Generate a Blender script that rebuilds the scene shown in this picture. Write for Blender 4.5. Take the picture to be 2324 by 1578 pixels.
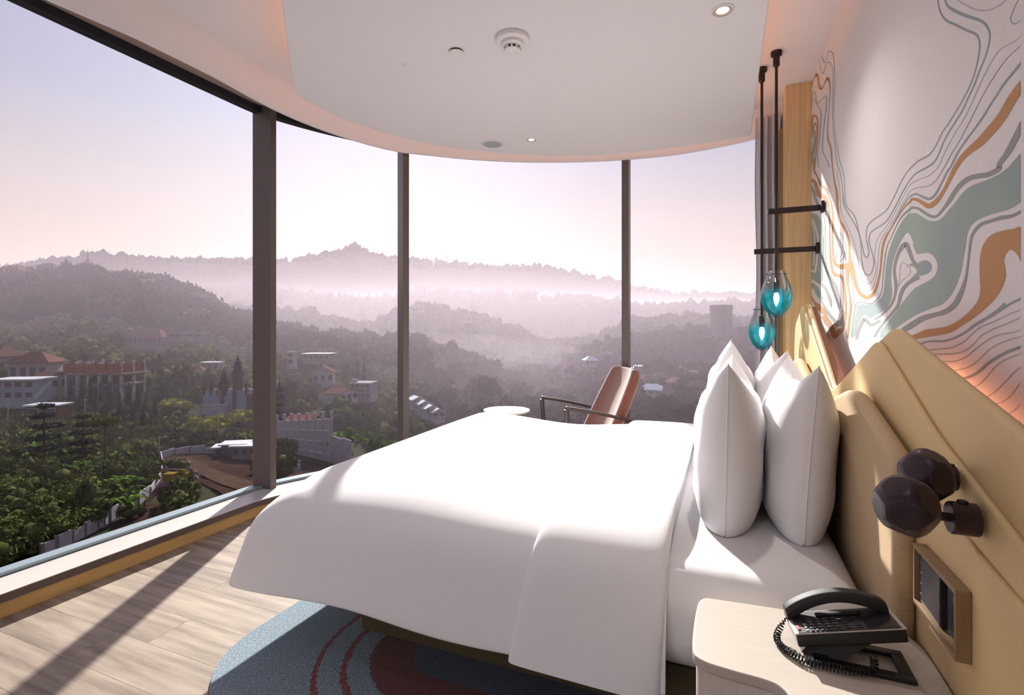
import bpy, bmesh, math, random
import numpy as np
from mathutils import Vector, Matrix

for o in list(bpy.data.objects):
    bpy.data.objects.remove(o)
scene = bpy.context.scene
COL = scene.collection

# ------------------------------------------------------------------ camera
YAW = math.radians(22.57)
F, CX, HY, EYE = 1162.0, 1162.0, 750.0, 1.25          # focal length, centre, eye level (in a 2324 x 1578 frame), eye height
FW = np.array([-math.sin(YAW), math.cos(YAW)])
RT = np.array([math.cos(YAW), math.sin(YAW)])
cam_d = bpy.data.cameras.new('camera')
cam = bpy.data.objects.new('camera', cam_d); COL.objects.link(cam)
cam.location = (0, 0, EYE); cam.rotation_euler = (math.pi / 2, 0, YAW)
cam_d.sensor_width = 36; cam_d.lens = 18.0; cam_d.shift_y = -(789.0 - HY) / 2324.0
cam_d.clip_start = 0.05; cam_d.clip_end = 9000
scene.camera = cam

# ------------------------------------------------------------------ sky, sun, exposure
SUN_AZ = np.array([-0.455, 0.89]); SUN_AZ /= np.linalg.norm(SUN_AZ)
SUN_EL = math.radians(30.0)
SUN = Vector((SUN_AZ[0] * math.cos(SUN_EL), SUN_AZ[1] * math.cos(SUN_EL), math.sin(SUN_EL)))
SUN_STRENGTH = 5.9
SKY_STRENGTH = 0.41
HAZE_DENSITY = 0.0036
MIST_DENSITY = 0.0028
COVE_STRENGTH = 4.2
scene.view_settings.view_transform = 'Standard'
scene.view_settings.look = 'None'
scene.view_settings.gamma = 1.0
scene.view_settings.exposure = 0.75
scene.view_settings.use_curve_mapping = False


def lin(c):
    out = []
    for v in c[:3]:
        v = v / 255.0
        out.append(v / 12.92 if v <= 0.04045 else ((v + 0.055) / 1.055) ** 2.4)
    return (out[0], out[1], out[2], 1.0)


def ramp(nt, stops, fac=None, interp='LINEAR'):
    n = nt.nodes.new('ShaderNodeValToRGB')
    n.color_ramp.interpolation = interp
    el = n.color_ramp.elements
    while len(el) < len(stops):
        el.new(0.5)
    for e, (p, c) in zip(el, stops):
        e.position = p; e.color = c
    if fac is not None:
        nt.links.new(fac, n.inputs[0])
    return n


world = bpy.data.worlds.new('sky'); scene.world = world
world.use_nodes = True
nt = world.node_tree; nt.nodes.clear()
tc = nt.nodes.new('ShaderNodeTexCoord')
sep = nt.nodes.new('ShaderNodeSeparateXYZ'); nt.links.new(tc.outputs['Generated'], sep.inputs[0])
grad = ramp(nt, [(0.0, (0.60, 0.44, 0.42, 1)), (0.10, (1.04, 0.78, 0.68, 1)), (0.20, (0.90, 0.75, 0.75, 1)),
                 (0.36, (0.58, 0.60, 0.82, 1)), (0.70, (0.42, 0.48, 0.78, 1)), (1.0, (0.34, 0.42, 0.74, 1))], sep.outputs[2])
dot = nt.nodes.new('ShaderNodeVectorMath'); dot.operation = 'DOT_PRODUCT'
nrm = nt.nodes.new('ShaderNodeVectorMath'); nrm.operation = 'NORMALIZE'
nt.links.new(tc.outputs['Generated'], nrm.inputs[0]); nt.links.new(nrm.outputs[0], dot.inputs[0])
GLOW = Vector((-0.62, 0.78, 0.40)).normalized()       # bright veil of the sky around the low sun
dot.inputs[1].default_value = GLOW
mx = nt.nodes.new('ShaderNodeMath'); mx.operation = 'MAXIMUM'; mx.inputs[1].default_value = 0.0
nt.links.new(dot.outputs['Value'], mx.inputs[0])
pw = nt.nodes.new('ShaderNodeMath'); pw.operation = 'POWER'; pw.inputs[1].default_value = 12.0
nt.links.new(mx.outputs[0], pw.inputs[0])
ml = nt.nodes.new('ShaderNodeMath'); ml.operation = 'MULTIPLY'; ml.inputs[1].default_value = 0.42
nt.links.new(pw.outputs[0], ml.inputs[0])
mixs = nt.nodes.new('ShaderNodeMixRGB'); mixs.blend_type = 'ADD'; mixs.inputs[0].default_value = 1.0
gl = nt.nodes.new('ShaderNodeMixRGB'); gl.blend_type = 'MULTIPLY'; gl.inputs[0].default_value = 1.0
gl.inputs[1].default_value = (1.0, 0.97, 0.93, 1); nt.links.new(ml.outputs[0], gl.inputs[2])
nt.links.new(grad.outputs[0], mixs.inputs[1]); nt.links.new(gl.outputs[0], mixs.inputs[2])
bg = nt.nodes.new('ShaderNodeBackground'); bg.inputs[1].default_value = SKY_STRENGTH
nt.links.new(mixs.outputs[0], bg.inputs[0])
wo = nt.nodes.new('ShaderNodeOutputWorld'); nt.links.new(bg.outputs[0], wo.inputs[0])

sd = bpy.data.lights.new('sun', 'SUN'); sd.energy = SUN_STRENGTH; sd.angle = math.radians(1.2)
sd.color = (1.0, 0.96, 0.92)
sun = bpy.data.objects.new('sun', sd); COL.objects.link(sun)
sun.rotation_euler = SUN.to_track_quat('Z', 'Y').to_euler()
sun.location = (-20, 40, 30)

cy = scene.cycles
cy.max_bounces = 4; cy.diffuse_bounces = 3; cy.glossy_bounces = 2; cy.transmission_bounces = 3
cy.transparent_max_bounces = 12; cy.volume_bounces = 0
cy.caustics_reflective = False; cy.caustics_refractive = False
cy.sample_clamp_indirect = 6.0
cy.use_adaptive_sampling = True; cy.adaptive_threshold = 0.035; cy.adaptive_min_samples = 20
cy.use_light_tree = True
ORD = ['first', 'second', 'third', 'fourth', 'fifth', 'sixth', 'seventh', 'eighth', 'ninth', 'tenth', 'eleventh', 'twelfth', 'thirteenth', 'fourteenth']
rng = random.Random(7)
nr = np.random.default_rng(11)

# ------------------------------------------------------------------ picture geometry: where a seen point lies in the room


def dirv(px):
    return FW + RT * ((px - CX) / F)


def at(px, py, t):
    d = dirv(px) * t
    return Vector((d[0], d[1], EYE + (HY - py) / F * t))


def onz(px, py, z):
    return at(px, py, (z - EYE) * F / (HY - py))


def onX(px, py, X):
    return at(px, py, X / dirv(px)[0])


def onY(px, py, Y):
    return at(px, py, Y / dirv(px)[1])


# ------------------------------------------------------------------ materials
MATS = {}


def mat(name, rgb, rough=0.6, metal=0.0, var=0.0, vscale=6.0, stretch=(1, 1, 1), bump=0.0, bscale=60.0, bstretch=(1, 1, 1),
        second=None, spec=0.5, emit=None, estr=0.0, coord='Object', sheen=0.0, detail=4.0, rand=0.0, coat=0.0):
    m = bpy.data.materials.new(name); m.use_nodes = True; MATS[name] = m
    nt = m.node_tree; b = nt.nodes['Principled BSDF']
    base = lin(rgb)
    b.inputs['Base Color'].default_value = base
    b.inputs['Roughness'].default_value = rough; b.inputs['Metallic'].default_value = metal
    b.inputs['Specular IOR Level'].default_value = spec
    if sheen: b.inputs['Sheen Weight'].default_value = sheen
    if coat: b.inputs['Coat Weight'].default_value = coat; b.inputs['Coat Roughness'].default_value = 0.1
    tc = nt.nodes.new('ShaderNodeTexCoord')

    def noise(scale, st, det):
        mp = nt.nodes.new('ShaderNodeMapping'); mp.inputs['Scale'].default_value = st
        nt.links.new(tc.outputs[coord], mp.inputs[0])
        if rand:
            oi = nt.nodes.new('ShaderNodeObjectInfo')
            cb = nt.nodes.new('ShaderNodeCombineXYZ')
            k = nt.nodes.new('ShaderNodeMath'); k.operation = 'MULTIPLY'; k.inputs[1].default_value = 37.0
            nt.links.new(oi.outputs['Random'], k.inputs[0])
            nt.links.new(k.outputs[0], cb.inputs[0]); nt.links.new(k.outputs[0], cb.inputs[1])
            nt.links.new(cb.outputs[0], mp.inputs['Location'])
        n = nt.nodes.new('ShaderNodeTexNoise'); n.inputs['Scale'].default_value = scale; n.inputs['Detail'].default_value = det
        nt.links.new(mp.outputs[0], n.inputs[0])
        return n
    if var or second:
        n = noise(vscale, stretch, detail)
        if second:
            c1, c2 = base, lin(second)
        else:
            c1 = tuple(max(0, v * (1 - var)) for v in base[:3]) + (1,)
            c2 = tuple(min(1, v * (1 + var)) for v in base[:3]) + (1,)
        r = ramp(nt, [(0.32, c1), (0.68, c2)], n.outputs[0])
        out = r.outputs[0]
        if rand:
            oi = nt.nodes.new('ShaderNodeObjectInfo')
            hs = nt.nodes.new('ShaderNodeHueSaturation')
            mr = nt.nodes.new('ShaderNodeMapRange'); mr.inputs[3].default_value = 1 - rand; mr.inputs[4].default_value = 1 + rand
            nt.links.new(oi.outputs['Random'], mr.inputs[0]); nt.links.new(mr.outputs[0], hs.inputs['Value'])
            nt.links.new(out, hs.inputs['Color']); out = hs.outputs[0]
        nt.links.new(out, b.inputs['Base Color'])
    if bump:
        n = noise(bscale, bstretch, 3.0)
        bm_ = nt.nodes.new('ShaderNodeBump'); bm_.inputs['Strength'].default_value = bump; bm_.inputs['Distance'].default_value = 0.003
        nt.links.new(n.outputs[0], bm_.inputs['Height']); nt.links.new(bm_.outputs[0], b.inputs['Normal'])
    if emit is not None:
        b.inputs['Emission Color'].default_value = lin(emit); b.inputs['Emission Strength'].default_value = estr
    return m


# ------------------------------------------------------------------ object helpers
WLOC = {}


def link(o, parent=None):
    COL.objects.link(o)
    if parent is not None:
        o.parent = parent
    return o


def tag(o, label=None, cat=None, group=None, kind=None):
    if label: o['label'] = label
    if cat: o['category'] = cat
    if group: o['group'] = group
    if kind: o['kind'] = kind
    return o


def thing(name, label, cat, loc=(0, 0, 0), group=None, kind=None):
    o = bpy.data.objects.new(name, None); o.empty_display_size = 0.05
    COL.objects.link(o); o.location = loc
    WLOC[o.name] = Vector(loc)
    return tag(o, label, cat, group, kind)


def build(name, verts, faces, m, parent=None, smooth=False, origin=None):
    """World-space verts -> one mesh object; its origin sits at origin (default: the middle of its base) or follows its parent."""
    v = np.array([tuple(p) for p in verts], dtype=float)
    if origin is None:
        origin = Vector(((v[:, 0].min() + v[:, 0].max()) / 2, (v[:, 1].min() + v[:, 1].max()) / 2, v[:, 2].min()))
    origin = Vector(origin)
    me = bpy.data.meshes.new(name)
    me.from_pydata([tuple(p) for p in (v - np.array(origin))], [], [tuple(f) for f in faces])
    me.materials.append(m)
    if smooth:
        me.polygons.foreach_set('use_smooth', [True] * len(me.polygons))
    me.update()
    o = bpy.data.objects.new(name, me)
    link(o, parent)
    pw = WLOC[parent.name] if parent is not None else Vector((0, 0, 0))
    o.location = origin - pw
    WLOC[o.name] = origin
    return o


def fix_normals(o):
    bm = bmesh.new(); bm.from_mesh(o.data)
    bmesh.ops.recalc_face_normals(bm, faces=bm.faces); bm.to_mesh(o.data); bm.free()
    return o


def bevel(o, w=0.004, seg=2, angle=40):
    md = o.modifiers.new('bevel', 'BEVEL'); md.width = w; md.segments = seg; md.limit_method = 'ANGLE'; md.angle_limit = math.radians(angle)
    return o


def subsurf(o, n=1):
    md = o.modifiers.new('subd', 'SUBSURF'); md.levels = n; md.render_levels = n
    return o


def auto_smooth(o, deg=40):
    bm = bmesh.new(); bm.from_mesh(o.data)
    for f in bm.faces: f.smooth = True
    for e in bm.edges:
        if len(e.link_faces) == 2 and e.calc_face_angle(0) > math.radians(deg): e.smooth = False
    bm.to_mesh(o.data); bm.free()
    return o


def boxg(x0, x1, y0, y1, z0, z1):
    v = [(x, y, z) for z in (z0, z1) for y in (y0, y1) for x in (x0, x1)]
    f = [(0, 2, 3, 1), (4, 5, 7, 6), (0, 1, 5, 4), (2, 6, 7, 3), (0, 4, 6, 2), (1, 3, 7, 5)]
    return v, f


def box(name, x0, x1, y0, y1, z0, z1, m, parent=None, bev=0.0, seg=2):
    v, f = boxg(x0, x1, y0, y1, z0, z1)
    o = build(name, v, f, m, parent)
    if bev: bevel(o, bev, seg)
    return o


def obox(c, ax, ay, az, hx, hy, hz):
    """Oriented box geometry."""
    c = Vector(c); ax, ay, az = Vector(ax), Vector(ay), Vector(az)
    v = [c + ax * (hx * sx) + ay * (hy * sy) + az * (hz * sz) for sz in (-1, 1) for sy in (-1, 1) for sx in (-1, 1)]
    return v, boxg(0, 1, 0, 1, 0, 1)[1]


def merge(parts):
    V, Fc = [], []
    for v, f in parts:
        n = len(V); V += [tuple(p) for p in v]; Fc += [tuple(i + n for i in q) for q in f]
    return V, Fc


def tubeg(pts, r, n=10, cap=True):
    pts = [Vector(p) for p in pts]; rs = r if isinstance(r, (list, tuple)) else [r] * len(pts)
    V, Fc = [], []
    prev = None
    for i, p in enumerate(pts):
        d = (pts[min(i + 1, len(pts) - 1)] - pts[max(i - 1, 0)]).normalized()
        if prev is None:
            a = d.orthogonal().normalized()
        else:
            a = prev - d * prev.dot(d)
            a = a.normalized() if a.length > 1e-6 else d.orthogonal().normalized()
        prev = a; b = d.cross(a)
        for k in range(n):
            w = 2 * math.pi * k / n
            V.append(p + (a * math.cos(w) + b * math.sin(w)) * rs[i])
    for i in range(len(pts) - 1):
        for k in range(n):
            Fc.append((i * n + k, i * n + (k + 1) % n, (i + 1) * n + (k + 1) % n, (i + 1) * n + k))
    if cap:
        Fc.append(tuple(range(n))[::-1]); Fc.append(tuple((len(pts) - 1) * n + k for k in range(n)))
    return V, Fc


def tube(name, pts, r, m, parent=None, n=10, smooth=True, cap=True):
    v, f = tubeg(pts, r, n, cap)
    o = build(name, v, f, m, parent)
    return auto_smooth(o) if smooth else o


def latheg(c, prof, n=32, axis=(0, 0, 1)):
    """prof: (radius, distance along axis)."""
    c = Vector(c); d = Vector(axis).normalized(); a = d.orthogonal().normalized(); b = d.cross(a)
    V, Fc = [], []
    for r, h in prof:
        for k in range(n):
            w = 2 * math.pi * k / n
            V.append(c + d * h + (a * math.cos(w) + b * math.sin(w)) * max(r, 1e-5))
    for i in range(len(prof) - 1):
        for k in range(n):
            Fc.append((i * n + k, i * n + (k + 1) % n, (i + 1) * n + (k + 1) % n, (i + 1) * n + k))
    if prof[0][0] > 1e-4: Fc.append(tuple(range(n))[::-1])
    if prof[-1][0] > 1e-4: Fc.append(tuple((len(prof) - 1) * n + k for k in range(n)))
    return V, Fc


def lathe(name, c, prof, m, parent=None, n=32, axis=(0, 0, 1), deg=35, caps=True):
    v, f = latheg(c, prof, n, axis)
    if not caps: f = [q for q in f if len(q) == 4]
    o = build(name, v, f, m, parent)
    fix_normals(o)
    return auto_smooth(o, deg)


def prismg(poly, z0, z1):
    n = len(poly)
    V = [(p[0], p[1], z0) for p in poly] + [(p[0], p[1], z1) for p in poly]
    Fc = [tuple(range(n))[::-1], tuple(range(n, 2 * n))] + [(i, (i + 1) % n, n + (i + 1) % n, n + i) for i in range(n)]
    return V, Fc


def prism(name, poly, z0, z1, m, parent=None, bev=0.0, seg=2):
    a = sum(poly[i][0] * poly[(i + 1) % len(poly)][1] - poly[(i + 1) % len(poly)][0] * poly[i][1] for i in range(len(poly)))
    if a < 0: poly = poly[::-1]
    o = build(name, *prismg(poly, z0, z1), m, parent)
    if bev: bevel(o, bev, seg)
    return o


def spline(pts, per=6, closed=False):
    """Catmull-Rom through points of any dimension."""
    P = [np.array(p, float) for p in pts]; n = len(P); out = []
    rngi = range(n if closed else n - 1)
    for i in rngi:
        if closed:
            p0, p1, p2, p3 = P[(i - 1) % n], P[i], P[(i + 1) % n], P[(i + 2) % n]
        else:
            p0, p1, p2, p3 = P[max(i - 1, 0)], P[i], P[i + 1], P[min(i + 2, n - 1)]
        for k in range(per):
            t = k / per
            out.append(0.5 * ((2 * p1) + (-p0 + p2) * t + (2 * p0 - 5 * p1 + 4 * p2 - p3) * t * t + (-p0 + 3 * p1 - 3 * p2 + p3) * t ** 3))
    if not closed: out.append(P[-1])
    return out


def copy_tree(o, parent=None):
    c = o.copy(); COL.objects.link(c); c.parent = parent
    WLOC[c.name] = Vector(WLOC.get(o.name, (0, 0, 0)))
    for ch in [x for x in bpy.data.objects if x.parent == o]:
        copy_tree(ch, c)
    return c
# ------------------------------------------------------------------ interior materials
m_ceil = mat('ceiling_paint', (226, 224, 228), 0.85, bump=0.05, bscale=300)
m_panel = mat('panel_paint', (230, 229, 233), 0.8)
m_wallpaper = mat('wallpaper', (226, 221, 222), 0.9, var=0.03, vscale=90, stretch=(1, 1, 3), bump=0.25, bscale=500)
m_wall = mat('wall_paint', (232, 230, 232), 0.85)
m_print_blue = mat('print_blue_grey', (148, 159, 168), 0.9, var=0.06, vscale=200)
m_print_grey = mat('print_grey', (150, 153, 154), 0.9, var=0.06, vscale=200)
m_print_orange = mat('print_ochre', (188, 142, 102), 0.9, var=0.08, vscale=160)
m_print_green = mat('print_sage', (160, 176, 160), 0.9, second=(146, 160, 168), vscale=3.0)
m_print_white = mat('print_white', (226, 221, 222), 0.9)
m_alu = mat('bronze_aluminium', (104, 95, 92), 0.45, metal=0.25)
m_alu_dark = mat('dark_aluminium', (52, 52, 60), 0.3, metal=0.5)
m_rail = mat('pale_rail', (150, 165, 172), 0.35, metal=0.4)
m_sill = mat('sill_stone', (196, 188, 180), 0.4, var=0.02, vscale=30)
m_fascia_brown = mat('brown_fascia', (98, 82, 76), 0.6)
m_soffit = mat('brown_soffit', (158, 138, 130), 0.6)
m_skirt = mat('oak_skirting', (206, 166, 104), 0.55, var=0.10, vscale=3, stretch=(40, 1, 8))
m_oak = mat('oak_veneer', (222, 188, 140), 0.5, var=0.13, vscale=2.2, stretch=(30, 30, 1.2))
m_oak_dark = mat('oak_veneer_dark', (150, 118, 78), 0.55, var=0.10, vscale=2.2, stretch=(30, 30, 1.2))
m_curtain = mat('curtain_linen', (198, 195, 204), 0.95, var=0.10, vscale=220, stretch=(1, 1, 0.3), bump=0.3, bscale=400)
m_leather = mat('beige_upholstery', (212, 182, 132), 0.62, var=0.03, vscale=120, bump=0.25, bscale=700)
m_weave = mat('woven_upholstery', (190, 164, 130), 0.85, var=0.14, vscale=30, stretch=(1, 9, 30), bump=0.35, bscale=260, bstretch=(1, 1, 5))
m_brown_wood = mat('walnut_board', (122, 72, 44), 0.5, var=0.12, vscale=3, stretch=(20, 2, 2))
m_linen = mat('white_cotton', (238, 236, 238), 0.8, bump=0.04, bscale=30, sheen=0.15)
m_linen2 = mat('white_sheet', (234, 232, 234), 0.8, bump=0.06, bscale=24, sheen=0.1)
m_base = mat('olive_base', (84, 72, 48), 0.8, var=0.06, vscale=60)
m_plank = mat('grey_oak_plank', (124, 108, 94), 0.55, second=(172, 154, 136), vscale=1.6, stretch=(1.2, 14, 1), rand=0.10, detail=8, bump=0.12, bscale=10, bstretch=(2, 40, 1), spec=0.35)
m_subfloor = mat('subfloor', (70, 62, 58), 0.8)
m_bronze = mat('dark_bronze', (50, 38, 42), 0.38, metal=0.55, second=(74, 60, 62), vscale=9)
m_black = mat('black_plastic', (26, 24, 25), 0.38)
m_black_matt = mat('black_matt', (34, 31, 31), 0.6)
m_key = mat('phone_key', (58, 54, 54), 0.5)
m_key_pale = mat('phone_key_pale', (170, 172, 172), 0.5)
m_mark = mat('key_marking', (205, 205, 200), 0.6)
m_silver = mat('silver_bezel', (176, 166, 160), 0.35, metal=0.3)
m_red = mat('red_lamp', (196, 40, 44), 0.35)
m_screen = mat('phone_label_window', (48, 44, 46), 0.15)
m_nstop = mat('nightstand_top', (184, 173, 162), 0.38, var=0.03, vscale=6, stretch=(2, 14, 1))
m_nsbody = mat('nightstand_veneer', (198, 188, 178), 0.6, var=0.07, vscale=5, stretch=(30, 30, 1))
m_frame_wood = mat('socket_frame_wood', (138, 112, 82), 0.5, var=0.12, vscale=6, stretch=(20, 20, 3))
m_switch = mat('switch_glass', (46, 44, 52), 0.12)
m_white_plastic = mat('white_plastic', (232, 228, 230), 0.45)
m_grey_plastic = mat('grey_plastic', (172, 168, 172), 0.5)
m_lens = mat('downlight_lens', (255, 225, 190), 0.4, emit=(255, 214, 170), estr=3.0)
m_reflector = mat('downlight_reflector', (220, 205, 198), 0.25, metal=0.2)
m_speaker = mat('speaker_mesh', (176, 184, 190), 0.7, bump=0.6, bscale=900)
m_rod = mat('dark_rod', (44, 34, 34), 0.45, metal=0.3)
m_bulb = mat('filament_bulb', (255, 220, 150), 0.3, emit=(255, 214, 140), estr=15.0)
m_led = mat('cove_led', (255, 190, 150), 0.5, emit=(255, 188, 150), estr=COVE_STRENGTH)
m_led2 = mat('headboard_led', (255, 190, 150), 0.5, emit=(255, 170, 124), estr=2.6)
m_chairfab = mat('rust_velvet', (116, 62, 44), 0.85, second=(140, 82, 60), vscale=60, sheen=0.7)
m_chairwood = mat('dark_chair_wood', (62, 42, 38), 0.4, var=0.1, vscale=5, stretch=(3, 3, 20))
m_tabletop = mat('cream_tabletop', (240, 232, 214), 0.4)


for m_ in (m_lens, m_bulb):
    m_.cycles.emission_sampling = 'NONE'


def glass_mat(name, tint=(1, 1, 1), gloss=0.05, rough=0.02):
    m = bpy.data.materials.new(name); m.use_nodes = True; nt = m.node_tree; nt.nodes.clear()
    tr = nt.nodes.new('ShaderNodeBsdfTransparent'); tr.inputs[0].default_value = (*tint, 1)
    gs = nt.nodes.new('ShaderNodeBsdfGlossy'); gs.inputs['Roughness'].default_value = rough
    fr = nt.nodes.new('ShaderNodeLayerWeight'); fr.inputs[0].default_value = 0.25
    k = nt.nodes.new('ShaderNodeMath'); k.operation = 'MULTIPLY'; k.inputs[1].default_value = gloss
    nt.links.new(fr.outputs['Fresnel'], k.inputs[0])
    mx = nt.nodes.new('ShaderNodeMixShader')
    nt.links.new(k.outputs[0], mx.inputs[0]); nt.links.new(tr.outputs[0], mx.inputs[1]); nt.links.new(gs.outputs[0], mx.inputs[2])
    out = nt.nodes.new('ShaderNodeOutputMaterial'); nt.links.new(mx.outputs[0], out.inputs[0])
    return m


m_glass = glass_mat('window_glass', (0.985, 0.99, 0.985), 0.06)

# ------------------------------------------------------------------ the shell
WX = 0.55; CEIL = 2.96; PANZ = 2.71
CC = np.array([-0.61, 2.02]); RG = 2.62


def polar(phi, r):
    return (CC[0] - math.cos(phi) * r, CC[1] + math.sin(phi) * r)


def r_glass(phi):
    if phi < math.radians(15):
        return min(2.53 / math.cos(phi), RG) if phi > 0 else 2.53 / max(math.cos(phi), 0.2)
    return RG


def topolar(p):
    dx, dy = CC[0] - p[0], p[1] - CC[1]
    return math.atan2(dy, dx), math.hypot(dx, dy)


FZ = 2.73
_fp = [onz(px, py, FZ) for px, py in [(115, 1), (220, 46), (341, 100), (500, 180), (658, 264), (775, 309), (900, 343), (1000, 355), (1230, 368), (1420, 362), (1560, 348), (1700, 328)]]
_pol = sorted(topolar(p) for p in _fp)
_x0 = min(p.x for p in _fp[:2])
_pol = [tuple(q) for q in spline(_pol, 8)]
_ph = np.array([a for a, _ in _pol]); _rr = np.array([min(b, 2.50) for _, b in _pol])


def r_fascia(phi):
    if phi < _ph[0]:
        return (CC[0] - _x0) / max(math.cos(phi), 0.15)
    return float(np.interp(phi, _ph, _rr))


PH0, PH1 = math.radians(-62), math.radians(116.5)
PHIS = np.linspace(PH0, PH1, 120)


def strip(name, ra, rb, z0, z1, m, parent=None, phis=PHIS, smooth=True):
    """A solid band following the facade, between radius functions ra (inner) and rb (outer)."""
    V, Fc = [], []
    for ph in phis:
        for r, z in ((ra, z0), (rb, z0), (rb, z1), (ra, z1)):
            x, y = polar(ph, r(ph)); V.append((x, y, z))
    n = len(phis)
    for i in range(n - 1):
        for k in range(4):
            a, b = i * 4 + k, i * 4 + (k + 1) % 4
            Fc.append((a, b, b + 4, a + 4))
    Fc.append((0, 1, 2, 3)); Fc.append(tuple((n - 1) * 4 + k for k in (3, 2, 1, 0)))
    o = build(name, V, Fc, m, parent); fix_normals(o)
    return auto_smooth(o, 35) if smooth else o


SLAB = [(0.70, -2.7), (-3.14, -2.7)] + [polar(p, r_glass(p) + 0.03) for p in np.linspace(math.radians(-45), PH1, 70)] + [(0.70, 4.36)]
floor = prism('floor', SLAB, -0.25, -0.006, m_subfloor); tag(floor, kind='structure')
ceiling = prism('ceiling', SLAB, CEIL, CEIL + 0.2, m_ceil); tag(ceiling, kind='structure')
PW, PL = 0.182, 1.22
plank_me = None
row = 0
y = 0.42
while y < 4.65:
    x = -2.93 - 0.02 - rng.random() * 1.1
    while x < 0.5:
        x0, x1 = max(x, -2.93), min(x + PL, 0.54)
        cxm, cym = (x0 + x1) / 2, y + PW / 2
        if x1 - x0 > 0.02 and math.hypot(cxm - CC[0], max(cym - CC[1], 0)) < 2.4:
            if abs(x1 - x0 - PL) < 1e-6 and plank_me is not None:
                o = bpy.data.objects.new('plank', plank_me); link(o, floor)
                o.location = Vector((cxm, cym, -0.006)) - WLOC['floor']
            else:
                o = box('plank', x0 + 0.0006, x1 - 0.0006, y + 0.0006, y + PW - 0.0006, -0.006, 0.0, m_plank, floor)
                if abs(x1 - x0 - PL) < 1e-6: plank_me = o.data
        x += PL
    y += PW; row += 1

wall_right = box('wall_right', WX, WX + 0.15, -2.6, 4.62, 0, CEIL, m_wallpaper); tag(wall_right, kind='structure')
tag(box('wall_back', -3.3, WX, -2.75, -2.6, 0, CEIL, m_wall), kind='structure')

# curved bulkhead in front of the window head, and the soffit behind it
tag(strip('trim_1', r_fascia, lambda p: r_fascia(p) + 0.02, FZ, CEIL, m_panel), kind='structure')
tag(strip('trim_2', lambda p: r_fascia(p) + 0.02, lambda p: max(r_glass(p) + 0.05, r_fascia(p) + 0.03), 2.875, 2.90, m_soffit), kind='structure')
# low kerb under the glass: skirting, brown nosing, pale sill
r_kerb = lambda p: (2.29 / max(math.cos(p), 0.2)) if p < math.radians(12) else min(2.29 / math.cos(math.radians(12)), RG - 0.24)
tag(strip('baseboard_left', r_kerb, lambda p: r_glass(p) - 0.06, 0.0, 0.068, m_skirt), kind='structure')
tag(strip('trim_3', lambda p: r_kerb(p) - 0.012, lambda p: r_glass(p) - 0.06, 0.069, 0.104, m_fascia_brown), kind='structure')
tag(strip('trim_4', lambda p: r_kerb(p) - 0.011, lambda p: r_glass(p) - 0.055, 0.1045, 0.108, m_sill), kind='structure')


# windows: pane, rails and mullion of each bay
def phi_of_y(yy):
    return math.atan2(yy - CC[1], 2.53)


PH_M0, PH_M1, PH_M2, PH_M3 = phi_of_y(0.35), math.radians(15.6), math.radians(40.9), math.radians(85.6)
bays = [(PH0, PH_M0), (PH_M0, PH_M1), (PH_M1, PH_M2), (PH_M2, PH_M3), (PH_M3, PH1)]
for i, (a, b) in enumerate(bays):
    w = thing('window_%d' % (i + 1), None, None, (polar((a + b) / 2, r_glass((a + b) / 2)) + (0.1,)), kind='structure')
    ph = np.linspace(a, b, 24)
    V = [(*polar(p, r_glass(p)), z) for p in ph for z in (0.12, 2.86)]
    pane = build('pane', V, [(2 * k, 2 * k + 2, 2 * k + 3, 2 * k + 1) for k in range(len(ph) - 1)], m_glass, w); auto_smooth(pane, 60)
    strip('head_rail', lambda p: r_glass(p) - 0.035, lambda p: r_glass(p) + 0.03, 2.828, 2.874, m_alu_dark, w, ph)
    strip('bottom_rail', lambda p: r_glass(p) - 0.045, lambda p: r_glass(p) + 0.03, 0.09, 0.126, m_rail, w, ph)
    if i < 4:
        pm = b
        if i in (0, 1):
            cxm = -3.007 if i == 1 else -2.98
            ym = 2.725 if i == 1 else 0.35
            mv = boxg(-3.185, cxm, ym, ym + 0.052, 0.105, 2.873)
        else:
            rad = Vector((-math.cos(pm), math.sin(pm), 0)); tan = Vector((math.sin(pm), math.cos(pm), 0))
            cen = Vector((*polar(pm, RG - 0.055), 1.49))
            wd = 0.026 if i == 2 else 0.030
            mv = obox(cen, rad, tan, (0, 0, 1), 0.095, wd, 1.384)
        mu = build('mullion', *mv, m_alu, w); bevel(mu, 0.003, 2)

# dropped ceiling panel with its cove light
pan = [onz(px, py, PANZ) for px, py in [(640, 0), (650, 90), (664, 185)]]
pan += [onz(px, py, PANZ) for px, py in [(670, 207), (682, 222), (700, 232), (736, 252), (775, 271), (860, 299), (930, 319), (1000, 333), (1120, 348), (1254, 356), (1360, 353), (1450, 346), (1600, 326), (1704, 309)]]
left_dir = (pan[0] - pan[2]).normalized()
ppts = [(p.x, p.y) for p in pan]
px_edge = ppts[-1][0]
ppts = [(px_edge, -2.4), (-0.75, -2.4)] + [(pan[0].x + left_dir.x * 1.6, pan[0].y + left_dir.y * 1.6)] + ppts
panel = prism('ceiling_panel', ppts, PANZ, PANZ + 0.07, m_panel, bev=0.006); tag(panel, kind='structure')
inset = lambda p, d: (p[0] + (Vector((-0.9, 2.2, 0)) - Vector((p[0], p[1], 0))).normalized().x * d, p[1] + (Vector((-0.9, 2.2, 0)) - Vector((p[0], p[1], 0))).normalized().y * d)
cove = thing('cove_light', 'warm peach strip light hidden above the edge of the dropped ceiling panel', 'light', (-1.2, 2.0, PANZ + 0.075))
run = [inset(p, 0.07) for p in ppts[2:]] + [(px_edge - 0.06, 2.6), (px_edge - 0.06, 0.9), (px_edge - 0.06, -1.0)]
tube('led_strip', [(p[0], p[1], PANZ + 0.085) for p in run], 0.010, m_led, cove, 3, smooth=False, cap=False)

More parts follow.
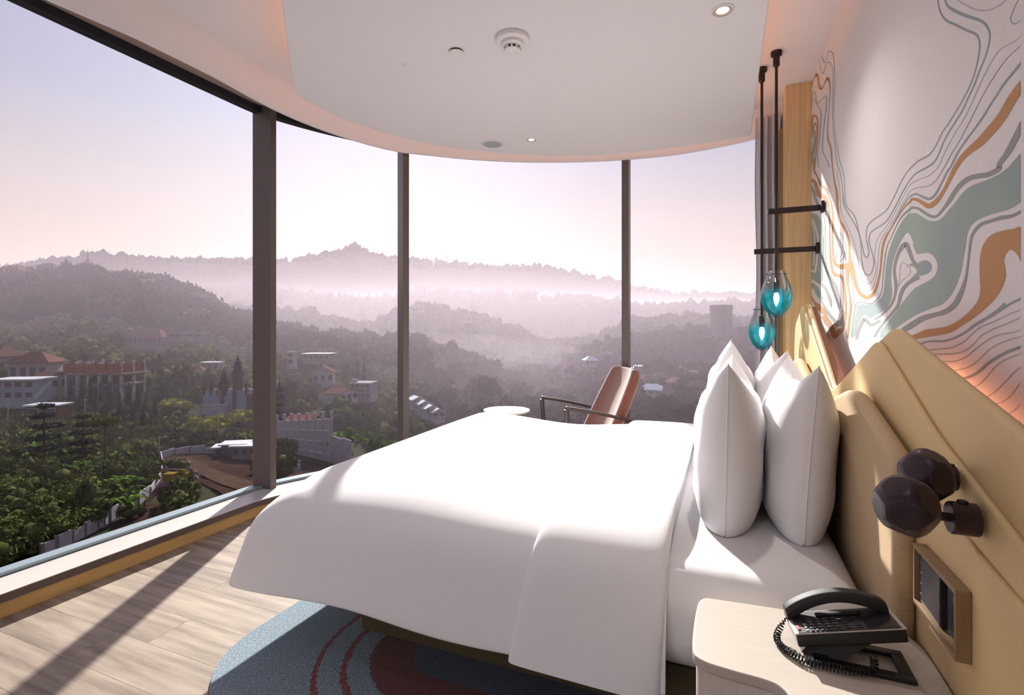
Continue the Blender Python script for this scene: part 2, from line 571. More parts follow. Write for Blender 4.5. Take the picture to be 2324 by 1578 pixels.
# end of the wall finishes: oak pilaster at the window, wood return by the camera
tag(box('trim_5', 0.392, WX, 4.03, 4.22, 0, CEIL, m_oak, bev=0.003), kind='structure')
tag(box('trim_6', 0.372, WX, 4.221, 4.36, 0, FZ, m_oak_dark, bev=0.003), kind='structure')
tag(box('trim_7', 0.384, WX, 0.80, 0.93, 0, CEIL, m_oak_dark, bev=0.003), kind='structure')
# ------------------------------------------------------------------ mural printed on the wallpaper
ZC = {1: (1840, 0, 4.152), 2: (2080, 0, 4.152), 3: (1836, 360, 3.9467), 4: (2070, 360, 3.945), 5: (1930, 700, 5.259)}
_layer = [0]


def zpt(z, x, y):
    ox, oy, s = ZC[z]; return ox + x / s, oy + y / s


def wallpt(px, py, off):
    p = onX(min(px, 2316.5), py, WX); return Vector((WX - off, p.y, p.z))


def band(m, pts, per=5):
    """pts: (zoom, x, y, width) along the centre line of one printed band."""
    _layer[0] += 1; off = 0.0004 + 0.000018 * _layer[0]
    P = []
    for z, x, y, w in pts:
        px, py = zpt(z, x, y)
        if P and math.hypot(px - P[-1][0], py - P[-1][1]) < 4 and w > 6: continue
        P.append((px, py, max(w / ZC[z][2], 0.75)))
    S = spline(P, per); V, Fc = [], []
    for i, s in enumerate(S):
        a, b = S[max(i - 1, 0)], S[min(i + 1, len(S) - 1)]
        t = np.array([b[0] - a[0], b[1] - a[1]]); n = np.linalg.norm(t); t = t / n if n > 1e-6 else np.array([1, 0])
        q = np.array([-t[1], t[0]]) * max(s[2], 0.6) / 2
        V += [wallpt(s[0] + q[0], s[1] + q[1], off), wallpt(s[0] - q[0], s[1] - q[1], off)]
    for i in range(len(S) - 1):
        Fc.append((2 * i, 2 * i + 1, 2 * i + 3, 2 * i + 2))
    return build('printed_band', V, Fc, m, wall_right)


def region(m, pts, per=4):
    _layer[0] += 1; off = 0.0004 + 0.000018 * _layer[0]
    S = spline([zpt(*p) for p in pts], per, closed=True)
    V = [wallpt(s[0], s[1], off) for s in S]
    return build('printed_field', V, [tuple(range(len(V)))], m, wall_right)


def Z(z, w, *xy):
    """points of one zoom; a point may carry its own width as a third value."""
    return [(z, p[0], p[1], p[2] if len(p) > 2 else w) for p in xy]


B, G, O, N, W = m_print_blue, m_print_grey, m_print_orange, m_print_green, m_print_white
# sage field in the middle
region(N, [(4, 985, -40), (4, 930, 0), (4, 860, 80), (4, 760, 150), (4, 650, 200), (4, 540, 240), (4, 460, 300), (4, 390, 390), (4, 330, 460), (4, 270, 530), (4, 210, 560), (4, 150, 555), (4, 90, 520), (4, 40, 490),
           (3, 940, 490), (3, 900, 490), (3, 850, 540), (3, 800, 620), (3, 750, 730), (3, 710, 850), (3, 690, 960), (3, 680, 1080), (3, 670, 1180), (3, 650, 1240), (3, 600, 1290), (3, 540, 1310), (3, 470, 1305), (3, 430, 1330), (3, 415, 1400), (3, 400, 1500), (3, 385, 1600),
           (3, 420, 1580), (3, 445, 1480), (3, 475, 1415), (3, 510, 1400), (3, 545, 1430), (3, 600, 1400), (3, 660, 1370), (3, 710, 1320), (3, 740, 1250), (3, 745, 1180), (3, 735, 1080), (3, 745, 960), (3, 775, 850), (3, 820, 750), (3, 860, 680), (3, 885, 665), (3, 910, 690), (3, 940, 770),
           (4, 5, 760), (4, 25, 820), (4, 50, 855), (4, 90, 850), (4, 140, 845), (4, 190, 870), (4, 220, 920), (4, 228, 980), (4, 210, 1040), (4, 170, 1080), (4, 100, 1120), (4, 40, 1150),
           (3, 950, 1160), (3, 920, 1190), (3, 870, 1250), (3, 800, 1340), (3, 740, 1420), (3, 690, 1490), (3, 650, 1540), (3, 640, 1610), (5, 480, 290), (5, 640, 170), (4, 20, 1410), (4, 80, 1380), (4, 180, 1340), (4, 260, 1310), (4, 320, 1260), (4, 370, 1190), (4, 410, 1100), (4, 440, 1010), (4, 460, 900), (4, 480, 780), (4, 495, 680), (4, 530, 600), (4, 590, 550), (4, 680, 510), (4, 780, 480), (4, 880, 450), (4, 960, 400), (4, 1000, 370), (4, 1000, 150)], 3)
region(N, [(4, -60, 985), (4, 0, 935), (4, 40, 940), (4, 90, 915), (4, 140, 915), (4, 175, 950), (4, 175, 990), (4, 140, 1030), (4, 60, 1055), (4, 0, 1085), (4, -30, 1100), (4, 20, 1040), (4, 45, 1010), (4, 20, 975), (4, -30, 960)], 4)
band(G, Z(3, 28, (990, 975), (963, 950), (930, 910), (900, 830, 36), (870, 770, 46), (830, 800, 38), (790, 880), (765, 1000, 25), (780, 1130), (770, 1230, 22), (730, 1320, 22), (650, 1400, 20), (590, 1440, 20)))
band(G, Z(3, 34, (990, 1065), (963, 1075), (900, 1110), (850, 1160), (820, 1230), (800, 1310, 26), (740, 1390, 22), (680, 1460, 22), (620, 1540, 22), (585, 1600, 20)))
band(G, Z(3, 26, (640, 1450, 18), (560, 1490), (500, 1440, 36), (470, 1480, 30), (440, 1560), (425, 1620)))
band(B, Z(3, 4, (840, 930), (890, 960), (912, 1010), (890, 1050), (830, 1100), (800, 1150), (815, 1050), (815, 980), (840, 930)))
# big ochre field on the near side
region(O, [(4, 1000, 632), (4, 900, 632), (4, 820, 645), (4, 740, 670), (4, 680, 710), (4, 640, 770), (4, 615, 850), (4, 605, 950), (4, 608, 1080), (4, 612, 1180), (4, 590, 1270), (4, 540, 1340), (4, 470, 1410), (4, 400, 1460), (4, 320, 1500), (4, 220, 1520), (4, 130, 1530), (4, 60, 1560), (5, 640, 370),
           (5, 700, 420), (5, 800, 365), (5, 900, 345), (5, 1050, 320), (5, 1200, 285), (5, 1330, 210), (5, 1480, 110), (4, 650, 1350), (4, 740, 1260), (4, 800, 1170), (4, 835, 1080), (4, 840, 1000), (4, 825, 930), (4, 835, 870), (4, 870, 820), (4, 910, 825), (4, 950, 870), (4, 1000, 940)], 4)
band(G, Z(4, 30, (1010, 460), (900, 512), (800, 530, 35), (700, 560), (620, 590), (560, 650, 28), (530, 720, 25), (515, 830, 20), (500, 950, 20), (480, 1080, 26), (440, 1200, 45), (380, 1310, 50), (300, 1370, 45), (200, 1400, 40), (100, 1430, 50), (0, 1490, 55), (-80, 1540, 50)))
# lines of the big valley
A1 = Z(2, 10, (200, -20), (215, 80, 13), (245, 150, 16), (290, 200, 22), (350, 225, 22), (430, 265, 22), (500, 298, 22), (555, 320, 22), (585, 360, 18), (597, 420, 14), (588, 520, 12), (565, 630), (540, 720), (500, 820), (460, 900), (410, 990), (350, 1090), (290, 1185), (245, 1245), (205, 1330), (160, 1410), (115, 1465, 14), (40, 1505, 14))
A1 += Z(3, 9, (963, 35, 12), (880, 120), (820, 220), (760, 350), (700, 455), (650, 500), (570, 555), (525, 610), (512, 690, 7), (525, 780), (538, 830), (530, 875), (515, 885), (495, 860), (470, 750), (440, 630), (425, 560), (400, 500), (350, 445), (325, 390), (322, 300, 5), (318, 180, 5), (300, 100, 5))
A1 += Z(1, 6, (270, 1500), (235, 1280, 4), (215, 1100, 4), (225, 800, 4), (220, 560), (205, 500, 8), (180, 483, 9), (160, 510), (140, 580, 5), (125, 590, 8), (110, 545), (100, 520))
band(B, A1)
A2 = Z(2, 12, (262, -20), (290, 50, 16), (340, 90, 28), (420, 130, 28), (490, 158, 28), (580, 185, 28), (640, 220, 24), (680, 280, 18), (692, 340, 14), (680, 430), (640, 560), (590, 680), (545, 800), (490, 920), (440, 1030), (380, 1130), (310, 1240), (260, 1330), (220, 1430), (180, 1510), (130, 1560, 16))
A2 += Z(3, 9, (963, 130, 11), (900, 200), (840, 300), (790, 400), (730, 510), (680, 575), (620, 615), (560, 655), (540, 700), (540, 760), (565, 840), (582, 920), (570, 1000), (545, 1040), (510, 1035), (485, 980), (472, 880, 6), (465, 760, 6), (440, 650), (400, 570), (340, 470), (310, 400), (300, 250, 5), (280, 130, 5))
A2 += Z(1, 5, (260, 1578), (240, 1480, 4), (215, 1250, 4), (205, 1100, 4), (210, 700, 4), (195, 610, 6), (170, 585, 8), (145, 610), (120, 685, 8), (105, 680), (80, 580))
band(B, A2)
band(B, Z(2, 4, (1000, 330), (920, 395), (830, 440), (770, 490), (710, 580), (650, 690), (580, 840), (520, 980), (450, 1120), (380, 1230), (300, 1370), (240, 1500), (205, 1578)) +
     Z(4, 4, (200, 110), (150, 155), (80, 180), (0, 220)) + Z(3, 3, (890, 260), (830, 370), (760, 500), (700, 600), (640, 680), (600, 760), (590, 900), (600, 1000), (570, 1090), (520, 1125), (480, 1090), (450, 980), (430, 860), (400, 740), (350, 620), (300, 520), (280, 400), (275, 250), (250, 120)))
band(B, Z(2, 6, (1000, 418), (900, 505), (830, 580), (760, 680), (690, 790), (620, 910), (550, 1050), (480, 1190), (400, 1340), (330, 1450), (265, 1578)) +
     Z(4, 5, (280, 90), (220, 190), (150, 245), (50, 260), (0, 280)) + Z(3, 3, (900, 300), (840, 400), (790, 490), (720, 610), (660, 700), (630, 790), (620, 900), (600, 1080), (570, 1160), (530, 1185), (490, 1165), (440, 1080), (410, 960), (390, 840)))
band(B, Z(2, 16, (1000, 580, 20), (900, 700, 20), (820, 800, 20), (750, 910), (690, 1000), (630, 1100, 18), (560, 1200), (470, 1320), (390, 1440), (320, 1578)) +
     Z(4, 16, (320, 110), (260, 230), (210, 320, 20), (160, 360, 22), (110, 350, 20), (40, 318, 16), (0, 330)) + Z(3, 8, (900, 345), (850, 410), (800, 500), (750, 590, 5), (700, 690, 4)))
band(O, Z(2, 88, (1010, 790), (985, 820), (900, 940), (800, 1110), (700, 1230), (600, 1340, 80), (500, 1420, 62), (430, 1490, 52), (370, 1578, 46)) +
     Z(4, 40, (390, 80, 45), (340, 180, 35), (290, 280, 30), (230, 370, 40), (160, 425, 45), (100, 400, 35), (50, 370, 28), (0, 365, 22)) +
     Z(3, 20, (910, 385), (860, 430, 14), (800, 520, 8), (740, 620, 10), (690, 700, 20), (660, 800, 20), (645, 950, 16), (625, 1080, 18), (590, 1190, 25), (540, 1240, 34), (490, 1235, 34), (440, 1180, 30), (405, 1080, 35), (380, 980, 50), (365, 870, 25), (360, 770, 22), (340, 680, 22), (310, 610, 22), (270, 540, 22), (255, 430, 20), (250, 300, 22), (230, 210, 14), (215, 100, 8)) +
     Z(1, 10, (205, 1578), (190, 1400, 16), (165, 1320, 16), (160, 1200), (175, 1000, 6), (182, 820, 12), (165, 740, 28), (140, 770, 14), (110, 830, 12), (90, 835, 24), (75, 780, 14), (60, 700, 24), (30, 750, 10), (0, 840, 8)))
band(G, Z(2, 60, (1010, 1150), (985, 1200), (900, 1370), (840, 1470, 52), (780, 1550, 44)) +
     Z(4, 44, (780, 90), (690, 140), (600, 155), (520, 175), (450, 220), (390, 290, 40), (340, 370, 38), (290, 440, 26), (230, 510, 22), (180, 520, 22), (120, 490, 25), (60, 450, 22), (0, 440, 20)) +
     Z(3, 8, (900, 460, 22), (840, 510, 14), (790, 590), (740, 700, 6), (700, 790), (680, 900), (665, 1050), (655, 1170), (630, 1240, 10), (590, 1280, 12), (540, 1300, 12), (460, 1285), (420, 1310), (405, 1400), (390, 1500), (380, 1600)))
# thin contour lines at the near bottom
band(B, Z(5, 34, (1850, -60), (1780, 10), (1640, 110), (1500, 190), (1380, 280, 28), (1250, 350, 22), (1120, 390, 20), (1000, 390, 18), (920, 395, 16), (850, 420, 16), (780, 450, 16)))
band(B, Z(4, 18, (1000, 1245), (900, 1290), (820, 1340), (740, 1390, 22), (690, 1420, 24)))
for q in ([(2070, 5), (1900, 70), (1700, 165), (1560, 220), (1470, 290), (1380, 380), (1280, 440), (1180, 475), (1050, 485), (880, 499)],
          [(2070, 90), (1900, 170), (1700, 250), (1560, 330), (1480, 420), (1380, 500), (1280, 535), (1150, 545), (930, 552)],
          [(2070, 245), (1950, 285), (1800, 310), (1700, 345), (1580, 420), (1480, 500), (1380, 580), (1260, 630), (1150, 635), (1030, 642)],
          [(2070, 330), (1900, 375), (1760, 430), (1650, 500), (1560, 590), (1450, 680), (1340, 725), (1160, 748)],
          [(2070, 536), (1900, 590), (1760, 670), (1680, 760), (1600, 850), (1520, 920), (1390, 950)],
          [(2070, 680), (1950, 770), (1850, 880), (1750, 980), (1640, 1050), (1520, 1064)],
          [(2070, 830), (1980, 960), (1900, 1060), (1800, 1125), (1620, 1158)],
          [(2070, 1095), (1980, 1200), (1900, 1255), (1790, 1295)]):
    band(B, Z(5, 8, *q))
band(B, Z(5, 30, (2070, 450), (1900, 510), (1760, 580), (1640, 660), (1540, 750), (1450, 805), (1360, 835), (1270, 842)))
band(B, Z(5, 42, (2070, 1340), (2000, 1390), (1920, 1415)))
band(B, Z(2, 5, (380, -5), (460, 45), (560, 90), (640, 102), (720, 85), (790, 45), (850, -5)))
band(B, Z(2, 5, (965, -5), (920, 80), (890, 160), (895, 205), (920, 227), (960, 210), (1000, 170)))
# the far end, crowded by the pilaster
region(N, [(3, 18, 545), (3, 60, 500), (3, 100, 540), (3, 125, 600), (3, 125, 800), (3, 125, 1000), (3, 120, 1100), (3, 60, 1080), (3, 18, 1040)])
band(W, Z(3, 15, (30, 540), (60, 620), (85, 740), (75, 880), (55, 1010), (25, 1000)))
band(W, Z(3, 8, (25, 570), (45, 650), (55, 780), (40, 960)))
band(N, Z(3, 26, (20, 250), (45, 300), (60, 370), (95, 430, 20), (125, 470, 12)))
band(G, Z(3, 10, (130, 700), (130, 900), (160, 1000, 25), (200, 1080, 22), (240, 1150, 30), (265, 1250, 30), (290, 1330, 16), (310, 1400, 6)))
band(G, Z(3, 6, (125, 480), (145, 600), (148, 760), (150, 900), (165, 1000)))
band(O, Z(3, 25, (18, 190), (50, 210, 30), (70, 260, 30), (90, 320, 40), (130, 345, 45), (155, 370, 30), (175, 440, 16), (185, 560, 14), (185, 700, 14), (190, 850, 16), (205, 980, 20), (230, 1040, 28), (275, 1050, 30), (305, 1090, 22), (320, 1200, 20), (330, 1320, 20), (325, 1430, 18), (300, 1520, 30), (260, 1560, 44), (210, 1600, 40)))
band(O, Z(3, 14, (45, 0, 10), (45, 100, 16), (75, 160), (110, 240, 25), (150, 270, 25), (180, 340), (205, 430, 16), (215, 560, 16), (210, 700), (215, 850, 16), (235, 940, 28), (290, 970, 40), (345, 960, 50), (380, 990, 40)))
band(O, Z(3, 20, (345, 985, 40), (345, 1100), (365, 1200), (375, 1320), (360, 1450), (343, 1610)))
band(W, Z(3, 30, (370, 1030, 12), (372, 1120, 26), (390, 1230, 26), (398, 1320, 14)))
band(N, Z(3, 40, (18, 1130), (60, 1160), (95, 1230), (120, 1260, 16)))
band(G, Z(3, 18, (50, 1085), (120, 1130, 20), (160, 1190, 22), (190, 1270, 30), (200, 1330, 8)))
band(O, Z(3, 22, (18, 1230, 14), (50, 1290), (90, 1330, 50), (130, 1370, 40), (160, 1430, 30), (200, 1490, 30), (240, 1590, 30)))
band(G, Z(3, 25, (105, 1270, 12), (180, 1390), (230, 1450, 32), (265, 1480, 46), (300, 1440, 30), (315, 1370, 8)))
band(O, Z(3, 22, (75, 1450), (120, 1420, 25), (150, 1470, 25), (190, 1520, 20), (215, 1590, 12)))
band(N, Z(3, 60, (85, 1480, 30), (120, 1540), (150, 1620)))
for q in ([(250, 700), (290, 760), (320, 850), (290, 910), (250, 915), (240, 840)], [(258, 770), (300, 820), (285, 880), (255, 880)], [(240, 620), (290, 680), (330, 780), (335, 860)]):
    band(B, Z(3, 2.6, *q))
band(B, Z(1, 5, (0, 960), (30, 870), (45, 880), (55, 950), (70, 970), (110, 930), (145, 905), (150, 990), (130, 1150), (115, 1300), (115, 1430), (150, 1500), (175, 1578)))
band(B, Z(1, 5, (0, 1050), (20, 940), (40, 940), (60, 990), (90, 1030), (97, 1100), (85, 1300), (65, 1450), (75, 1578)))
band(O, Z(1, 10, (5, 1250, 8), (20, 1110, 16), (40, 1090, 20), (65, 1130, 12), (72, 1250, 8), (55, 1400, 8), (40, 1540, 14), (35, 1600)))
band(O, Z(1, 8, (15, 1300, 6), (30, 1180, 14), (50, 1170, 12), (60, 1250), (40, 1400, 10), (20, 1500, 10)))
band(N, Z(1, 20, (40, 1230, 16), (35, 1330), (20, 1450, 24), (5, 1550, 24)))

# ------------------------------------------------------------------ rug
m_rug = bpy.data.materials.new('rug_pile'); m_rug.use_nodes = True
nt = m_rug.node_tree; bs = nt.nodes['Principled BSDF']; bs.inputs['Roughness'].default_value = 0.95
bs.inputs['Sheen Weight'].default_value = 0.3


def _m(op, a, b=None):
    n = nt.nodes.new('ShaderNodeMath'); n.operation = op
    for i, v in enumerate((a, b)):
        if v is None: continue
        if hasattr(v, 'links'): nt.links.new(v, n.inputs[i])
        else: n.inputs[i].default_value = v
    return n.outputs[0]


tcn = nt.nodes.new('ShaderNodeTexCoord'); sp = nt.nodes.new('ShaderNodeSeparateXYZ'); nt.links.new(tcn.outputs['Object'], sp.inputs[0])
nzj = nt.nodes.new('ShaderNodeTexNoise'); nzj.inputs['Scale'].default_value = 60; nt.links.new(tcn.outputs['Object'], nzj.inputs[0])
rcx, rhx, rcy, rhy, rrad = -0.47, 1.0, 2.5, 1.28, 0.5       # inner pattern: rounded rectangle
qx = _m('SUBTRACT', _m('ABSOLUTE', _m('SUBTRACT', sp.outputs[0], rcx)), rhx - rrad)
qy = _m('SUBTRACT', _m('ABSOLUTE', _m('SUBTRACT', sp.outputs[1], rcy)), rhy - rrad)
ox_, oy_ = _m('MAXIMUM', qx, 0.0), _m('MAXIMUM', qy, 0.0)
ln = _m('SQRT', _m('ADD', _m('MULTIPLY', ox_, ox_), _m('MULTIPLY', oy_, oy_)))
dd = _m('SUBTRACT', rrad, _m('ADD', ln, _m('MINIMUM', _m('MAXIMUM', qx, qy), 0.0)))
dd = _m('ADD', dd, _m('MULTIPLY', _m('SUBTRACT', nzj.outputs[0], 0.5), 0.03))
dd = _m('ADD', dd, 0.3)
blue, red, dred, navy = lin((118, 138, 150)), lin((120, 46, 34)), lin((100, 36, 38)), lin((62, 76, 100))
rp = ramp(nt, [(0.0, blue), (0.298, red), (0.318, blue), (0.398, red), (0.42, blue), (0.50, dred), (0.66, navy), (0.9, navy)], dd, 'CONSTANT')
spk = nt.nodes.new('ShaderNodeTexNoise'); spk.inputs['Scale'].default_value = 160; nt.links.new(tcn.outputs['Object'], spk.inputs[0])
spr = ramp(nt, [(0.38, (0.45, 0.62, 0.72, 1)), (0.50, (0.95, 0.95, 0.95, 1)), (0.64, (1.6, 1.32, 1.2, 1))], spk.outputs[0])
mm = nt.nodes.new('ShaderNodeMixRGB'); mm.blend_type = 'MULTIPLY'; mm.inputs[0].default_value = 1.0
nt.links.new(rp.outputs[0], mm.inputs[1]); nt.links.new(spr.outputs[0], mm.inputs[2]); nt.links.new(mm.outputs[0], bs.inputs['Base Color'])
bmp = nt.nodes.new('ShaderNodeBump'); bmp.inputs['Strength'].default_value = 0.6; bmp.inputs['Distance'].default_value = 0.004
nt.links.new(spk.outputs[0], bmp.inputs['Height']); nt.links.new(bmp.outputs[0], bs.inputs['Normal'])


def rrect(x0, x1, y0, y1, r, n=10):
    out = []
    for cx_, cy_, a0 in ((x1 - r, y0 + r, -90), (x1 - r, y1 - r, 0), (x0 + r, y1 - r, 90), (x0 + r, y0 + r, 180)):
        for k in range(n + 1):
            a = math.radians(a0 + 90 * k / n); out.append((cx_ + r * math.cos(a), cy_ + r * math.sin(a)))
    return out


rug = build('rug', *prismg(rrect(-1.80, -0.08, 1.15, 3.55, 0.4, 14), 0.001, 0.013), m_rug, origin=(0, 0, 0))
bevel(rug, 0.004, 2); tag(rug, 'speckled blue rug with curved rust red bands lying under the bed', 'rug')

# ------------------------------------------------------------------ bed
bed = thing('bed', 'platform bed with white sheeted mattress on a recessed olive base', 'bed', (-0.65, 2.5, 0.013))
box('plinth', -1.39, 0.30, 1.72, 3.28, 0.0135, 0.19, m_base, bed, 0.004)
box('base', -1.64, 0.36, 1.55, 3.45, 0.1905, 0.279, m_base, bed, 0.008)
mt = box('mattress', -1.66, 0.355, 1.49, 3.49, 0.28, 0.575, m_linen2, bed); bevel(mt, 0.10, 10, 30); auto_smooth(mt, 60)

# headboard: layered upholstered panels shaped like a ridge line, stood off the wall
hb = thing('headboard', 'beige upholstered headboard of layered mountain shaped panels fixed to the mural wall', 'headboard', (0.44, 2.3, 0.3))


def ridge(name, pts, x0, x1, m, z0=0.30, bev=0.02, r=0.06):
    """pts: skyline (Y, z) from near to far; corners are rounded."""
    P = [Vector((a, b, 0)) for a, b in pts]; sky = [P[0]]
    for i in range(1, len(P) - 1):
        a, b, c = P[i - 1], P[i], P[i + 1]
        da, dc = (a - b), (c - b); k = min(r, da.length * 0.45, dc.length * 0.45)
        p0, p2 = b + da.normalized() * k, b + dc.normalized() * k
        for s in range(7):
            t = s / 6; sky.append(p0 * (1 - t) ** 2 + b * 2 * t * (1 - t) + p2 * t * t)
    sky.append(P[-1])
    poly = [(p.x, p.y) for p in sky] + [(pts[-1][0], z0), (pts[0][0], z0)]
    n = len(poly)
    V = [(x0, a, b) for a, b in poly] + [(x1, a, b) for a, b in poly]
    Fc = [tuple(range(n)), tuple(range(n, 2 * n))[::-1]] + [(i, n + i, n + (i + 1) % n, (i + 1) % n) for i in range(n)]
    o = build(name, V, Fc, m, hb); fix_normals(o); bevel(o, bev, 4, 35); auto_smooth(o, 50)
    return o


ridge('panel', [(0.935, 1.06), (1.04, 1.093), (1.333, 1.166), (1.69, 1.262), (2.05, 1.16), (2.52, 1.00), (3.30, 1.41), (3.60, 1.33), (3.78, 1.10)], 0.425, 0.446, m_leather, bev=0.012)
ridge('panel', [(0.935, 0.905), (0.98, 0.916), (1.348, 1.026), (1.80, 1.226), (2.33, 1.046), (2.52, 0.99), (3.36, 1.40), (3.70, 1.28), (3.74, 1.12)], 0.412, 0.4275, m_leather, bev=0.010)
ridge('panel', [(0.935, 0.838), (0.983, 0.843), (1.192, 0.873), (1.45, 0.915), (1.9, 1.02), (2.4, 0.97), (3.1, 1.03), (3.5, 1.02)], 0.403, 0.4145, m_leather, bev=0.006)
ridge('cushion', [(1.425, 0.94), (1.47, 0.968), (1.88, 1.075), (2.25, 0.99), (2.55, 0.94), (3.20, 1.105), (3.44, 1.06), (3.46, 0.95)], 0.358, 0.404, m_weave, z0=0.35, bev=0.02, r=0.12)
ridge('backing_board', [(0.96, 0.98), (1.333, 1.10), (1.69, 1.20), (2.05, 1.10), (2.50, 0.99), (3.345, 1.395), (3.62, 1.34), (3.82, 1.10)], 0.4465, 0.475, m_brown_wood, bev=0.002)
led = [(0.52, a, b) for a, b in [(0.98, 0.94), (1.333, 1.05), (1.66, 1.15), (1.80, 1.13), (2.05, 1.03), (2.45, 0.88), (2.90, 0.92), (3.30, 1.10), (3.60, 1.08)]]
tube('led_strip', led, 0.008, m_led2, hb, 3, smooth=False, cap=False)
for yy in (1.15, 2.1, 3.2):
    box('standoff', 0.4755, 0.549, yy, yy + 0.04, 0.5, 0.9, m_brown_wood, hb)

# duvet
XH, XF, YN, YF = -0.15, -1.73, 1.50, 3.50
RINGS = [(-0.98, .657), (-0.7, .662), (-0.45, .663), (-0.34, .662), (-0.25, .660), (-0.17, .656), (-0.10, .648), (-0.05, .632), (-0.015, .604), (0.01, .560), (0.022, .51), (0.031, .45), (0.039, .39), (0.047, .33), (0.053, .285), (0.056, .262),
         (0.054, .252), (0.046, .252), (0.040, .27), (0.032, .36)]
SIDE = [.657, .662, .662, .656, .645, .629, .607, .583, .553, .512, .472, .42, .37, .32, .28, .262, .252, .252, .27, .36]     # rounder along the two long sides


def wob(x, y):
    return 0.010 * math.sin(3.1 * x + 1.3) * math.sin(2.3 * y + .4) + 0.006 * math.sin(6.3 * x - 2.1 * y)


def u_path(o, n=26, nf=30, nc=8):
    xf, yn, yf = XF - (o * 2.1 if o > 0 else o), YN - o, YF + o
    rc = min(0.08 - max(o, 0) * 0.7, max((yf - yn) / 2 * 0.9, 0.01)); rc = max(rc, 0.01)
    P = []
    for k in range(n): P.append((XH + (xf + rc - XH) * k / n, yn))
    for k in range(nc + 1):
        a = math.radians(270 - 90 * k / nc); P.append((xf + rc + rc * math.cos(a), yn + rc + rc * math.sin(a)))
    for k in range(1, nf): P.append((xf, yn + rc + (yf - yn - 2 * rc) * k / nf))
    for k in range(nc + 1):
        a = math.radians(180 - 90 * k / nc); P.append((xf + rc + rc * math.cos(a), yf - rc + rc * math.sin(a)))
    for k in range(1, n + 1): P.append((xf + rc + (XH - xf - rc) * k / n, yf))
    return P


V, Fc = [], []
for j, (o_, z) in enumerate(RINGS):
    P = u_path(o_)
    for x, y in P:
        kf = max(0.0, min(1.0, (-1.35 - x) / 0.30)) * max(0.0, min(1.0, min(y - YN, YF - y) / 0.35)); kf = kf * kf * (3 - 2 * kf); kf = max(kf, max(0.0, min(1.0, (y - 2.4) / 0.5)))
        zz = z * kf + SIDE[j] * (1 - kf)
        if o_ <= 0: zz += wob(x, y) * min(1.0, 0.3 + -o_ * 4)
        if o_ < 0:                                   # flattens where the far long edge dips
            zz -= 0.03 * math.exp(-((x + 0.9) / 0.35) ** 2) * max(0, min(1, (y - 2.9) / 0.5))
        if z < 0.40: zz += 0.010 * math.sin(7 * x + 3 * y) * (0.4 - z) / 0.15 - 0.02 * max(0, (-1.2 - x)) * (y < 1.6)
        V.append((x, y, zz))
NP = len(P)
for j in range(len(RINGS) - 1):
    for i in range(NP - 1):
        a = j * NP + i; Fc.append((a, a + NP, a + NP + 1, a + 1))
# close the slit along the spine
for i in range(NP // 2):
    a, b = i, NP - 1 - i
    if b - a > 2: Fc.append((a, a + 1, b - 1, b))
duvet = build('duvet', V, Fc, m_linen); fix_normals(duvet)
bmq = bmesh.new(); bmq.from_mesh(duvet.data); bmesh.ops.remove_doubles(bmq, verts=bmq.verts, dist=0.0004); bmq.to_mesh(duvet.data); bmq.free()
for p in duvet.data.polygons: p.use_smooth = True
subsurf(duvet, 1)
tag(duvet, 'puffy white duvet draped over the mattress and hanging down its sides', 'duvet')
WLOC[duvet.name] = Vector(duvet.location)
# the folded-back head end of the duvet, a doubled band across the bed
prof = [(o_, SIDE[k]) for k, (o_, z) in enumerate(RINGS[:16])]
path = [(YN - o_, z) for o_, z in prof[::-1]] + [(YF + o_, z) for o_, z in RINGS[:16]]
path[0] = (path[0][0], .250); path[-1] = (path[-1][0], .250)
xs = [(-0.560, -0.004), (-0.553, 0.010), (-0.535, 0.016), (-0.45, 0.018), (-0.30, 0.020), (-0.20, 0.020), (-0.165, 0.016), (-0.148, 0.004), (-0.150, -0.012), (-0.20, -0.014)]
V, Fc = [], []
for k, (xx, h) in enumerate(xs):
    for i, (yy, z) in enumerate(path):
        a, b = path[max(i - 1, 0)], path[min(i + 1, len(path) - 1)]
        t = Vector((0, b[0] - a[0], b[1] - a[1])).normalized(); nrm_ = Vector((0, -t.z, t.y))
        skew = 0.05 * max(0, (0.58 - z)) / 0.3 * (-1 if xx < -0.4 else -0.25)
        p = Vector((xx + skew, yy, z + (wob(xx, yy) * 0.8 if 1.6 < yy < 3.4 else 0))) + nrm_ * h
        if z < 0.30: p.z -= 0.012
        V.append(p)
n = len(path)
for k in range(len(xs) - 1):
    for i in range(n - 1):
        a = k * n + i; Fc.append((a, a + 1, a + n + 1, a + n))
fold = build('fold', V, Fc, m_linen, duvet); fix_normals(fold)
for p in fold.data.polygons: p.use_smooth = True
subsurf(fold, 1)


